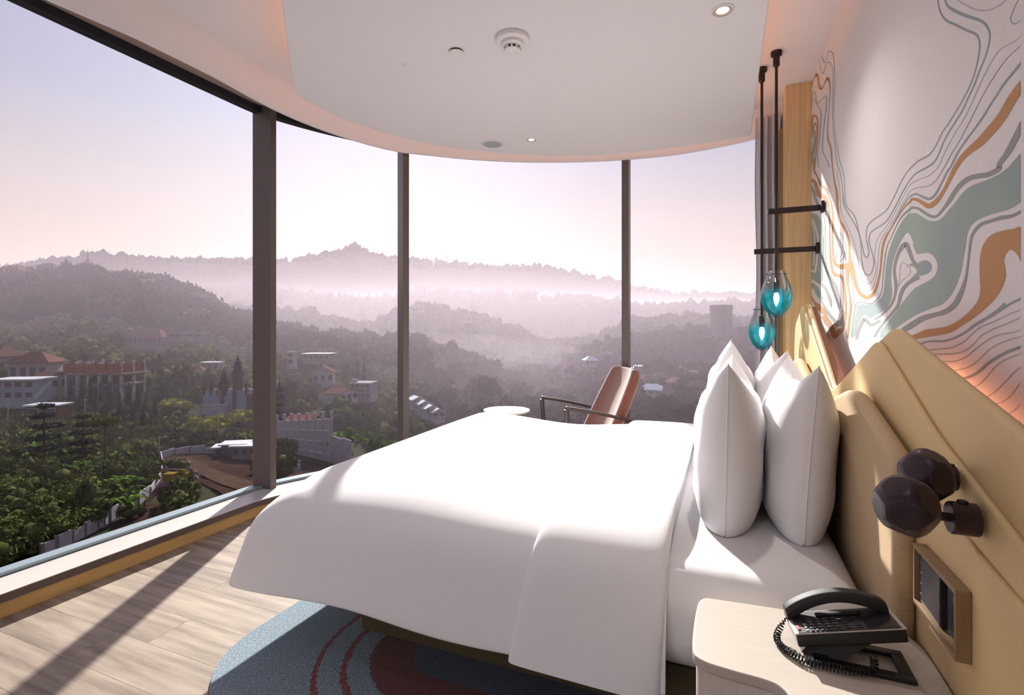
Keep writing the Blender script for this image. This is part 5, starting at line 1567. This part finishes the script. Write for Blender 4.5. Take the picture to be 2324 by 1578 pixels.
# terraced crop rows on the slope
for i in range(6):
    t = 86 + i * 4.2; V, Q = [], []
    pa, pb = 205 + i * 3, 345 + i * 4
    for k in range(41):
        px = pa + (pb - pa) * k / 40
        c = land(px, t + 0.8 * math.sin(k * .5 + i)); d = Vector((FW[0], FW[1], 0))
        for e, h in ((-0.7, 0.0), (-0.45, 0.55 + 0.2 * rng.random()), (0.1, 0.8 + 0.25 * rng.random()), (0.5, 0.5 + .2 * rng.random()), (0.75, 0.0)):
            V.append(c + d * (e + 0.1 * rng.random()) + Vector((0, 0, h)))
    for k in range(40):
        for e in range(4): q = k * 5 + e; Q.append((q, q + 1, q + 6, q + 5))
    o = build('crop_row', V, Q, m_leafB); tag(o, 'low green crop row on the terraced slope, %s from the bottom' % ORD[i], 'crop row', 'crop rows on the terraced slope')


# ---- walls of concrete panels
def slab_between(name, p, q, h0, h1, thick, m, parent, base=(0, 0)):
    d = (q - p); d.z = 0; d.normalize(); n_ = Vector((-d.y, d.x, 0)) * thick / 2
    V = [p + n_ + Vector((0, 0, base[0])), q + n_ + Vector((0, 0, base[1])), q - n_ + Vector((0, 0, base[1])), p - n_ + Vector((0, 0, base[0])),
         p + n_ + Vector((0, 0, h0)), q + n_ + Vector((0, 0, h1)), q - n_ + Vector((0, 0, h1)), p - n_ + Vector((0, 0, h0))]
    return build(name, V, [(0, 3, 2, 1), (4, 5, 6, 7), (0, 1, 5, 4), (1, 2, 6, 5), (2, 3, 7, 6), (3, 0, 4, 7)], m, parent)


wl = [(95, 52.5), (128, 54), (162, 56), (163, 56.2), (192, 58.2), (221, 60.5), (235, 62), (248, 63.5), (268, 65.6), (288, 68), (313, 71), (340, 75), (366, 84), (369, 91), (365, 98), (395, 102), (430, 105), (465, 107), (500, 108)]
cwall = thing('concrete_wall', 'stepped concrete panel wall climbing the slope past the red earth yard', 'wall', land(250, 64, -1))
for i in range(len(wl) - 1):
    if i == 2: continue
    p, q = land(*wl[i]), land(*wl[i + 1]); zb = min(p.z, q.z) - 0.9; ht = max(p.z, q.z) + 1.35 + (0.25 if i % 3 == 1 else 0)
    p2, q2 = Vector((p.x, p.y, 0)), Vector((q.x, q.y, 0))
    pn = slab_between('panel', p2, q2, ht, ht - 0.06, 0.18, m_conc, cwall, (zb, zb))
    c = p2.copy(); c.z = zb
    build('post', *obox(p2 + Vector((0, 0, (zb + ht) / 2)), (1, 0, 0), (0, 1, 0), (0, 0, 1), 0.16, 0.16, (ht - zb) / 2 + 0.08), m_conc_d, cwall)
bwall = thing('block_wall', 'tall grey block retaining wall with projecting columns beside the red earth yard', 'wall', land(690, 116, -1))
wp = [(628, 122), (645, 121), (662, 120), (679, 119), (697, 118), (715, 117), (733, 115.5), (752, 114)]
for i in range(len(wp)):
    p = land(*wp[i]); p0 = Vector((p.x, p.y, 0)); zt = at(wp[i][0], 955 - i * 1.0, wp[i][1]).z; zb = p.z - 1
    build('column', *obox(p0 + Vector((0, 0, (zb + zt + 1.4) / 2)), (FW[0], FW[1], 0), (RT[0], RT[1], 0), (0, 0, 1), 0.3, 0.28, (zt + 1.4 - zb) / 2), m_conc, bwall)
    if i < len(wp) - 1:
        q = land(*wp[i + 1]); q0 = Vector((q.x, q.y, 0))
        for k in range(4):
            a, b = zb + (zt - zb) * k / 4 + 0.04, zb + (zt - zb) * (k + 1) / 4 - 0.04
            slab_between('panel', p0, q0, b, b, 0.22, m_conc, bwall, (a, a))
for a, b in (((754, 114), (776, 110)), ((777, 110), (797, 107))):
    p, q = land(*a), land(*b); p0, q0 = Vector((p.x, p.y, 0)), Vector((q.x, q.y, 0)); zt = at(a[0], 988 if a[0] < 770 else 993, a[1]).z
    for k in range(2):
        zb = p.z - 1; slab_between('panel', p0, q0, zb + (zt - zb) * (k + 1) / 2 - .05, zb + (zt - zb) * (k + 1) / 2 - .05, 0.22, m_conc, bwall, (zb + (zt - zb) * k / 2,) * 2)
lw_ = thing('low_wall', 'low grey wall at the edge of the yard in front of the block wall', 'wall', land(655, 104, -0.5))
for a, b in (((622, 106), (651, 104)), ((652, 104), (681, 101))):
    p, q = land(*a), land(*b); p0, q0 = Vector((p.x, p.y, 0)), Vector((q.x, q.y, 0)); slab_between('panel', p0, q0, p.z + 2.1, q.z + 2.1, 0.2, m_conc, lw_, (p.z - 1, q.z - 1))


# ---- houses
def house(name, label, px, t, w, d, h, roof, mw, mr, rh=2.0, rot=0.0, over=0.5, wins=3, dz=-0.5, group=None, base_y=None, cat='house', floors=1):
    p = land(px, t, dz)
    if base_y is not None: p.z = at(px, base_y, t).z
    ang = YAW + rot; ax = Vector((math.cos(ang), math.sin(ang), 0)); ay = Vector((-math.sin(ang), math.cos(ang), 0)); zz = Vector((0, 0, 1))
    T = thing(name, label, cat, p, group)
    hh = h / 2 + 1.0
    build('walls', *obox(p + zz * (h - hh), ax, ay, zz, w / 2, d / 2, hh), mw, T)
    top = p + zz * h; ow, od = w / 2 + over, d / 2 + over
    if roof == 'hip':
        k = max(0.05, ow - od * 0.9)
        V = [top - ax * ow - ay * od, top + ax * ow - ay * od, top + ax * ow + ay * od, top - ax * ow + ay * od, top - ax * k + zz * rh, top + ax * k + zz * rh]
        V += [v - zz * 0.25 for v in V[:4]]
        build('roof', V, [(0, 1, 5, 4), (1, 2, 5), (2, 3, 4, 5), (3, 0, 4), (0, 6, 7, 1), (1, 7, 8, 2), (2, 8, 9, 3), (3, 9, 6, 0), (6, 9, 8, 7)], mr, T)
    elif roof == 'gable':
        V = [top - ax * ow - ay * od, top + ax * ow - ay * od, top + ax * ow + ay * od, top - ax * ow + ay * od, top - ay * od + zz * rh, top + ay * od + zz * rh]
        V += [v - zz * 0.3 for v in V]
        build('roof', V, [(0, 4, 5, 3), (4, 1, 2, 5), (6, 9, 11, 10), (10, 11, 8, 7), (0, 6, 10, 4), (4, 10, 7, 1), (3, 5, 11, 9), (5, 2, 8, 11), (0, 3, 9, 6), (1, 7, 8, 2)], mr, T)
        build('gable_wall', [top - ax * w / 2 - ay * d / 2, top + ax * w / 2 - ay * d / 2, top - ay * d / 2 + zz * (rh * 0.85), top - ax * w / 2 - ay * (d / 2 - .2), top + ax * w / 2 - ay * (d / 2 - .2), top - ay * (d / 2 - .2) + zz * (rh * 0.85)], [(0, 1, 2), (3, 5, 4), (0, 2, 5, 3), (1, 4, 5, 2)], mw, T)
    else:
        build('roof', *obox(top + zz * 0.15, ax, ay, zz, ow, od, 0.15), mr, T)
    fh = h / floors
    for fl in range(floors):
        for k in range(wins):
            x = -w / 2 + w * (k + 0.5) / wins; ww = w / wins * 0.30; wh = fh * 0.24
            c = p + zz * (fl * fh + fh * 0.55) + ax * x - ay * (d / 2 + 0.03)
            f = build('window', *obox(c, ax, ay, zz, ww + 0.12, 0.04, wh + 0.12), m_plaster, T)
            build('pane', *obox(c - ay * 0.05, ax, ay, zz, ww, 0.02, wh), m_pane_dark, f)
    return T


house('tiled_house', 'hip roofed house with white upper storey left of the concrete frame', 84, 148, 9, 8, 6.5, 'hip', m_plaster, m_rooftile, 3.0, 0.25, 1.0, 4, base_y=872)
house('tiled_house', 'brown roofed house cut by the edge of the view', 4, 165, 10, 8, 6, 'hip', m_plaster, m_rooftile, 3.6, -0.3, 1.0, 3, base_y=850)
house('roofed_annex', 'low tiled annex beside the hip roofed house', 118, 141, 5.5, 5, 4.0, 'gable', m_plaster, m_rooftile, 1.5, 1.4, 0.5, 2, base_y=888)
house('flat_roofed_house', 'blue grey house with a wide flat roof in front of the hip roofed house', 52, 128, 9, 6, 5.0, 'flat', m_bluewall, m_tin, 0, 0.15, 0.8, 4, base_y=906, floors=2)
house('shed', 'brown walled shed with a pale roof edge below the flat roofed house', 110, 118, 7, 4, 2.6, 'flat', m_castle, m_tin, 0, 0.1, 0.3, 2, base_y=945)
for i, (px, by, w_) in enumerate([(512, 1034, 3.6), (536, 1030, 4.6), (562, 1036, 5.0)]):
    house('tin_shack', ['tin roofed shack with a rusty lean-to at the end of the yard wall', 'tin roofed shack in the middle of the row by the yard', 'tin roofed shack with barred windows next to the bronze mullion'][i], px, 108 - i, w_, 3.2, 1.9 + 0.2 * i, 'flat', m_castle if i < 2 else m_conc_d, m_tin, 0, 0.3 - 0.1 * i, 0.5, 3, base_y=by, cat='shack')
house('gabled_house', 'white gabled house on the hillside between the first two mullions', 734, 232, 9, 9, 4.6, 'gable', m_plaster, m_rooftile, 3.2, 0.3, 0.7, 3, base_y=868)
house('flat_roofed_house', 'long house with a shining flat roof above the gabled house', 724, 262, 13, 8, 3.4, 'flat', m_conc_d, m_tin, 0, 0.0, 0.8, 5, base_y=818)
house('white_tower_house', 'narrow white house wall among the trees above the gabled house', 663, 245, 3, 4, 6, 'flat', m_plaster, m_conc, 0, 0, 0.2, 1, base_y=828, floors=2)
T = house('white_building', 'white modern building with a stair tower and banded balconies', 826, 200, 8.2, 8, 5.4, 'flat', m_plaster, m_conc, 0, -0.1, 0.3, 4, base_y=900, cat='building', floors=3)
o = build('stair_tower', *obox(at(805, 882, 199), (RT[0], RT[1], 0), (FW[0], FW[1], 0), (0, 0, 1), 0.9, 1.2, 3.6), m_plaster, T)
house('gabled_house', 'brown roofed house below the white modern building', 775, 190, 10, 7, 3.2, 'gable', m_conc, m_rooftile, 2.0, 1.2, 0.6, 3, base_y=910)
house('long_hall', 'long dark roofed hall half way up the wooded hill', 335, 285, 20, 9, 4.5, 'hip', m_conc_d, m_rooftile, 5.0, 0.05, 1.0, 8, base_y=784, cat='building')
house('long_wing', 'pale roofed wing beside the long dark roofed hall', 425, 292, 19, 6, 3.0, 'flat', m_conc_d, m_conc, 0, 0.05, 0.6, 8, base_y=768, cat='building')
house('small_house', 'small white house among trees in the lower woods near the turrets', 482, 215, 7, 5, 3.5, 'flat', m_plaster, m_tin, 0, 0.1, 0.4, 3, base_y=842)
house('small_house', 'small white house under a rusty roof left of the turrets', 448, 200, 5, 5, 3, 'hip', m_plaster, m_rooftile, 2.2, 0.2, 0.6, 2, base_y=858)
# hilltop building with its block tower
T = house('hilltop_building', 'flat roofed hilltop building with a tall slab tower on the wooded hill', 338, 418, 26, 10, 7, 'flat', m_conc_d, m_conc_d, 0, 0.0, 2.5, 6, base_y=680, cat='building')
build('slab_tower', *obox(at(288, 658, 417), (RT[0], RT[1], 0), (FW[0], FW[1], 0), (0, 0, 1), 2.4, 2.4, 8.0), m_conc_d, T)
build('roof_pavilion', *obox(at(335, 640, 418), (RT[0], RT[1], 0), (FW[0], FW[1], 0), (0, 0, 1), 4.5, 3.0, 2.0), m_conc_d, T)
for px, py, t, lab in [(30, 628, 440, 'dark roofed house on the crest at the edge of the view'), (110, 622, 445, 'dark roofed house on the crest near the radio mast'), (195, 640, 430, 'small pale house on the crest under the radio mast'), (318, 706, 380, 'white house in the woods below the hilltop building'), (446, 728, 360, 'house with a shining roof on the hill shoulder')]:
    house('hill_house', lab, px, t, 14, 8, 6, 'hip', m_plaster, m_rooftile if px != 195 else m_tin, 3.5, 0.1, 1.0, 4, base_y=py)
for px, py, t, lab in [(952, 706, 700, 'pavilion roof on the misty ridge nearer the second mullion'), (1060, 730, 690, 'pavilion roof on the misty ridge farther from the second mullion')]:
    house('pavilion', lab, px, t, 12, 10, 4, 'hip', m_conc_d, m_rooftile, 6, 0, 2, 2, base_y=py)
# village on the right-hand hill
vill = [(1450, 850, 430, 12), (1470, 872, 380, 13), (1500, 868, 390, 12), (1535, 880, 370, 11), (1480, 898, 330, 15), (1515, 905, 325, 12), (1578, 862, 400, 12), (1583, 888, 350, 14), (1612, 850, 425, 12), (1640, 872, 390, 11), (1660, 846, 430, 13), (1620, 905, 335, 13), (1662, 892, 350, 12), (1695, 868, 390, 11), (1690, 905, 330, 13), (1290, 850, 420, 10), (1340, 828, 450, 11), (1375, 800, 480, 10), (1545, 848, 430, 11)]
rows_ = {}
for px, py, t, w_ in vill: rows_.setdefault('far' if t > 395 else 'middle' if t > 340 else 'near', []).append(px)
for i, (px, py, t, w_) in enumerate(vill):
    if px < 1420:
        lab = {1290: 'lowest of the three hazy houses on the slope left of the armchair', 1340: 'middle one of the three hazy houses on the slope left of the armchair', 1375: 'highest of the three hazy houses on the slope left of the armchair'}[px]
    else:
        rk = 'far' if t > 395 else 'middle' if t > 340 else 'near'; k = sorted(p for p in rows_[rk] if p > 1420).index(px)
        lab = 'tiled village house with white walls, %s from the thin mullion in the %s row' % (['first', 'second', 'third', 'fourth', 'fifth', 'sixth', 'seventh', 'eighth'][k], rk)
    house('village_house', lab, px, t, w_, 9, 4.2, 'hip' if i % 3 else 'gable', m_plaster, m_rooftile if i % 4 else m_tin, 3.4, rng.uniform(-.5, .5), 0.9, 3, base_y=py, group='village houses on the hazy hill')
# tin sheds by the second mullion
for i, (px, py, t) in enumerate([(945, 918, 190), (960, 928, 186), (975, 938, 182), (990, 946, 180)]):
    house('tin_shed', 'shining tin roofed shed below the second mullion, %s from that mullion' % ORD[i], px, t, 4.6, 5, 2, 'gable', m_conc, m_tin, 1.2, 0.5, 0.4, 2, base_y=py, group='tin sheds below the second mullion', cat='shed')
# the tower block on the skyline
p = at(1637, 760, 560); T = thing('tower_block', 'square concrete tower block rising above the village hill', 'building', p)
rx, fx, zz = Vector((RT[0], RT[1], 0)), Vector((FW[0], FW[1], 0)), Vector((0, 0, 1))
ca, sa = math.cos(0.5), math.sin(0.5); r2, f2 = rx * ca + fx * sa, fx * ca - rx * sa
build('shaft', *obox(p + zz * 12, r2, f2, zz, 8.6, 7.4, 14), m_tower, T)
build('penthouse', *obox(p + zz * 29, r2, f2, zz, 8.9, 8.0, 3.4), m_tower, T)
for fl in range(9):
    for k in range(3):
        build('window', *obox(p + zz * (3 + fl * 2.5) - f2 * 7.45 - r2 * (6.2 - k * 1.6), r2, f2, zz, 0.6, 0.1, 0.8), m_pane_dark, T)

# half-built concrete frame
fr = thing('concrete_frame', 'half built concrete frame building topped with reddish formwork', 'building', at(206, 935, 138))
b0 = at(150, 930, 140); sx = rx; sy = fx
Wd, Dp = 15.0, 9.0
lv = [-1.0, 3.2, 6.8, 9.4]
for i in range(6):
    for j in range(3):
        c = b0 + sx * (Wd * i / 5) + sy * (Dp * j / 2)
        topz = 12.9 + rng.uniform(-.3, .5)
        build('column', *obox(c + zz * (topz / 2 - 1), sx, sy, zz, 0.22, 0.22, topz / 2 + 1), m_conc, fr)
for k, z in enumerate([3.2, 6.6, 9.6]):
    sx0, sx1 = (0, 5.5) if k == 0 else (0, Wd + .6) if k == 2 else (3.5, Wd)
    build('floor_slab', *obox(b0 + sx * ((sx0 + sx1) / 2) + sy * Dp / 2 + zz * z, sx, sy, zz, (sx1 - sx0) / 2 + 0.4, Dp / 2 + 0.4, 0.18), m_conc_d, fr)
for i in range(19):
    c = b0 + sx * (Wd * i / 18) - sy * 0.5 + zz * 11.2
    build('form_board', *obox(c, sx, sy, zz, 0.34, 0.06, 1.3 + 0.15 * rng.random()), m_form, fr)
for j in range(9):
    for e in (0, Wd):
        build('form_board', *obox(b0 + sx * e + sy * (Dp * j / 8) + zz * 11.2, sy, sx, zz, 0.42, 0.06, 1.3), m_form, fr)
build('stair_flight', *obox(b0 + sx * 2.6 + sy * 1.0 + zz * 5.0, (sx * .8 + zz * .6), sy, (zz * .8 - sx * .6), 3.0, 0.8, 0.15), m_conc, fr)

# turreted building
cs = thing('turreted_building', 'brick building with slate spires and turrets like a little castle', 'building', at(515, 930, 150))
cb = at(462, 918, 152)
build('wall', *obox(cb + sx * 7.6 + sy * 3 + zz * 0.8, sx, sy, zz, 7.8, 3.0, 3.2), m_bluewall, cs)
build('wing', *obox(cb + sx * 17 + sy * 3 + zz * 0.6, sx, sy, zz, 4.0, 3.5, 2.4), m_castle, cs)
build('wall', *obox(cb + sx * 4.0 - sy * 0.1 + zz * -3.2, sx, sy, zz, 3.6, 2.4, 3.4), m_conc, cs)


def turret(x, y, zb, r, h, sh, flare=True, tiers=1):
    c = cb + sx * x + sy * y + zz * zb
    t_ = build('turret', *latheg(c, [(r * 1.15, 0), (r * 0.95, h * 0.55), (r, h * 0.82), (r * 1.3, h * 0.88), (r * 1.3, h * 0.96), (r * 1.0, h)], 10), m_castle, cs)
    z = h
    for k in range(tiers):
        rr = r * (1.25 - 0.25 * k); s_ = sh / tiers * (0.8 if k < tiers - 1 else 1.3)
        build('spire', *latheg(c + zz * z, [(rr, 0), (rr * .62, s_ * .22), (rr * .3, s_ * .55), (0.03, s_)] if k == tiers - 1 else [(rr, 0), (rr * .8, s_ * .35), (rr * .62, s_ * .45), (rr * .62, s_)], 10), m_spire, t_)
        z += s_ * 0.98
    for k in range(5):
        a = k * 1.256; d_ = Vector((math.cos(a), math.sin(a), 0))
        build('opening', *obox(c + zz * (h * 0.68) + d_ * r * 0.99, Vector((-d_.y, d_.x, 0)), d_, zz, r * .18, 0.08, h * 0.08), m_pane_dark, t_)


turret(8.8, 2.5, 2.0, 1.35, 7.2, 5.6, tiers=3)
turret(5.0, 2.0, 2.0, 1.25, 4.0, 4.2, tiers=2)
for x, h, s_ in ((0.1, 1.2, 2.6), (2.2, 1.4, 2.4), (4.2, 0.9, 2.0), (6.4, 0.9, 2.0), (12.6, 1.6, 2.8)):
    turret(x, 0.2, 2.6, 0.42, h, s_)
for k in range(24):
    build('merlon', *obox(cb + sx * (0.4 + k * 0.66) - sy * 0.05 + zz * 4.25, sx, sy, zz, 0.18, 0.12, 0.28), m_castle, cs)
for x in (5.6, 9.2):
    build('pilaster', *obox(cb + sx * x - sy * 0.1 + zz * 0.8, sx, sy, zz, 0.5, 0.2, 3.1), m_castle, cs)
# stacked pagoda-like tower seen past the mullion
pg = thing('tiered_tower', 'dark tiered tower just past the bronze mullion', 'tower', at(636, 955, 135))
pc = at(634, 955, 135)
for k in range(5):
    r_ = 1.7 - 0.16 * k
    build('storey', *latheg(pc + zz * (-1 + k * 1.9), [(r_ * .7, 0), (r_ * .7, 1.2)], 8), m_castle, pg)
    build('eave', *latheg(pc + zz * (0.2 + k * 1.9), [(r_ * 1.25, 0), (r_ * 1.2, .15), (r_ * .6, .7)], 8), m_spire, pg)
build('finial', *latheg(pc + zz * 8.6, [(0.3, 0), (0.12, 1.5), (0.02, 3.4)], 6), m_spire, pg)
hut = house('thatched_hut', 'hut with a sweeping pointed roof behind the block wall', 688, 132, 6, 5, 3, 'gable', m_castle, m_rust, 1.2, 1.4, 0.9, 2, base_y=978, cat='hut')

# masts and poles
mp_ = at(199, 618, 440); ms = thing('radio_mast', 'lattice radio mast on the crest of the wooded hill', 'mast', mp_)
hgt = 18.5
for k in range(3):
    a = k * 2.094; d_ = Vector((math.cos(a), math.sin(a), 0))
    build('leg', *tubeg([mp_ + d_ * 1.5 - zz * 2, mp_ + d_ * 0.7 + zz * hgt * .62], [0.5, 0.4], 5), m_steel, ms)
for k in range(9):
    z = hgt * .62 * k / 8; r_ = 1.5 - 0.8 * k / 8
    build('brace', *tubeg([mp_ + Vector((math.cos(a), math.sin(a), 0)) * r_ + zz * z for a in (0, 2.094, 4.188, 6.282)], 0.30, 4), m_steel, ms)
build('aerial', *tubeg([mp_ + zz * hgt * .6, mp_ + zz * hgt], [0.7, 0.4], 6), m_rust, ms)
for px, py, h, t, lab in [(236, 602, 14, 1105, 'faint pylon on the far ridge above the hilltop building'), (659, 662, 24, 1000, 'faint pylon between the first two mullions'), (837, 684, 20, 1000, 'faint pylon on the ridge left of the second mullion'), (1013, 598, 40, 1990, 'faint mast on the far mountain nearer the second mullion'), (1062, 602, 30, 1990, 'faint mast on the far mountain farther from the second mullion')]:
    p = at(px, py, t); pt = thing('pylon', lab, 'pylon', p)
    wv = h * 0.07
    for s_ in (-1, 1): build('leg', *tubeg([p + rx * s_ * wv - zz * 3, p + zz * h * .9], [h * .018, h * .012], 4), m_steel, pt)
    build('mast', *tubeg([p + zz * h * .3, p + zz * h], [h * .012, h * .01], 4), m_steel, pt)
    for q in (.55, .75): build('crossarm', *tubeg([p - rx * wv * 1.3 + zz * h * q, p + rx * wv * 1.3 + zz * h * q], h * .01, 4), m_steel, pt)
p = land(361, 97, -0.3); lp = thing('lamp_post', 'thin grey lamp post at the bend of the concrete wall', 'lamp post', p)
build('pole', *tubeg([p, p + zz * 4.9], [0.11, 0.07], 8), m_pole, lp); build('arm', *tubeg([p + zz * 4.3, p + zz * 4.75 + rx * 0.9], 0.05, 6), m_pole, lp)
build('lamp_head', *obox(p + zz * 4.78 + rx * 1.1, rx, fx, zz, 0.25, 0.1, 0.06), m_pole, lp)
for px, t, h, lab in [(193, 122, 6.0, 'bare pole beside the dark conifers'), (18, 112, 7.0, 'utility pole in front of the flat roofed house'), (63, 110, 4.0, 'short pole beside the low shed')]:
    p = land(px, t, -0.3); up = thing('utility_pole', lab, 'pole', p)
    build('pole', *tubeg([p, p + zz * h], [0.13, 0.09], 8), m_pole, up); build('crossbar', *obox(p + zz * (h - .4), rx, fx, zz, 0.6, 0.05, 0.05), m_pole, up)
# digger in the yard
p = land(392, 80, 0.35); dg = thing('excavator', 'small yellow excavator on the red earth behind the bushes', 'excavator', p)
build('tracks', *obox(p + zz * 0.35, rx, fx, zz, 1.3, 0.9, 0.35), m_conc_d, dg); build('cab', *obox(p + zz * 1.3 - rx * 0.3, rx, fx, zz, 0.8, 0.7, 0.6), m_yellow, dg)
build('boom', *tubeg([p + zz * 1.2 + rx * .4, p + zz * 2.4 + rx * 1.2, p + zz * 2.1 + rx * 2.1], 0.16, 6), m_yellow, dg); build('bucket', *obox(p + zz * 1.5 + rx * 2.1, rx, fx, zz, 0.25, 0.35, 0.4), m_yellow, dg)
build('bar', *tubeg([p + zz * 2.4 + rx * 1.2, p + zz * 2.5 - rx * .6], 0.07, 5), m_pole, dg)
p = at(573, 1036, 104); cn = thing('traffic_cone', 'orange barrier post beside the shack windows', 'barrier', p - zz * 0.6)
build('body', *latheg(p - zz * 0.6, [(0.25, 0), (0.2, .3), (0.1, 1.3), (0, 1.35)], 10), m_orange, cn)
p = land(665, 98, 0); hutp = thing('tin_kiosk', 'tiny kiosk with a shining tin roof in front of the low wall', 'kiosk', p)
build('walls', *obox(p + zz * 0.5, rx, fx, zz, 0.55, 0.5, 0.8), m_conc_d, hutp); build('roof', *obox(p + zz * 1.45, rx * .97 + zz * .2, fx, zz, 0.85, 0.8, 0.06), m_tin, hutp)
for i in range(14):
    px = rng.uniform(380, 470); t = rng.uniform(84, 97); p = land(px, t, 0.3); s_ = rng.uniform(.25, .6)
    v, f = ICO1; rk = build('rock', [p + Vector(q) * s_ * (1 + .3 * rng.random()) for q in v], [tuple(q) for q in f.tolist()], m_conc_d); tag(rk, 'lump of grey rubble strewn on the red earth yard', 'rock', 'rubble on the red earth yard')

# ------------------------------------------------------------------ morning haze filling the valley


def haze_mat(name, density):
    m = bpy.data.materials.new(name); m.use_nodes = True; nt = m.node_tree; nt.nodes.clear()
    vs = nt.nodes.new('ShaderNodeVolumeScatter'); vs.inputs['Color'].default_value = (0.116, 0.095, 0.110, 1)
    vs.inputs['Density'].default_value = density; vs.inputs['Anisotropy'].default_value = 0.48
    out = nt.nodes.new('ShaderNodeOutputMaterial'); nt.links.new(vs.outputs[0], out.inputs['Volume'])
    return m


v, f = obox(Vector((FW[0] * 1440, FW[1] * 1440, -30)), rx, fx, zz, 3000, 1390, 125)
hz = build('haze', v, f, haze_mat('morning_haze', HAZE_DENSITY)); tag(hz, 'thin pinkish morning haze over the hills', 'haze', kind='stuff')
v, f = ico(4)
c = Vector((FW[0] * 760 + RT[0] * -150, FW[1] * 760 + RT[1] * -150, -70))
hz = build('valley_mist', [c + rx * float(q[0] * 330) + fx * float(q[1] * 660) + zz * float(q[2] * 72) for q in v], [tuple(q) for q in f.tolist()], haze_mat('low_mist', MIST_DENSITY)); tag(hz, 'bank of thicker mist lying low in the valley', 'haze', kind='stuff')
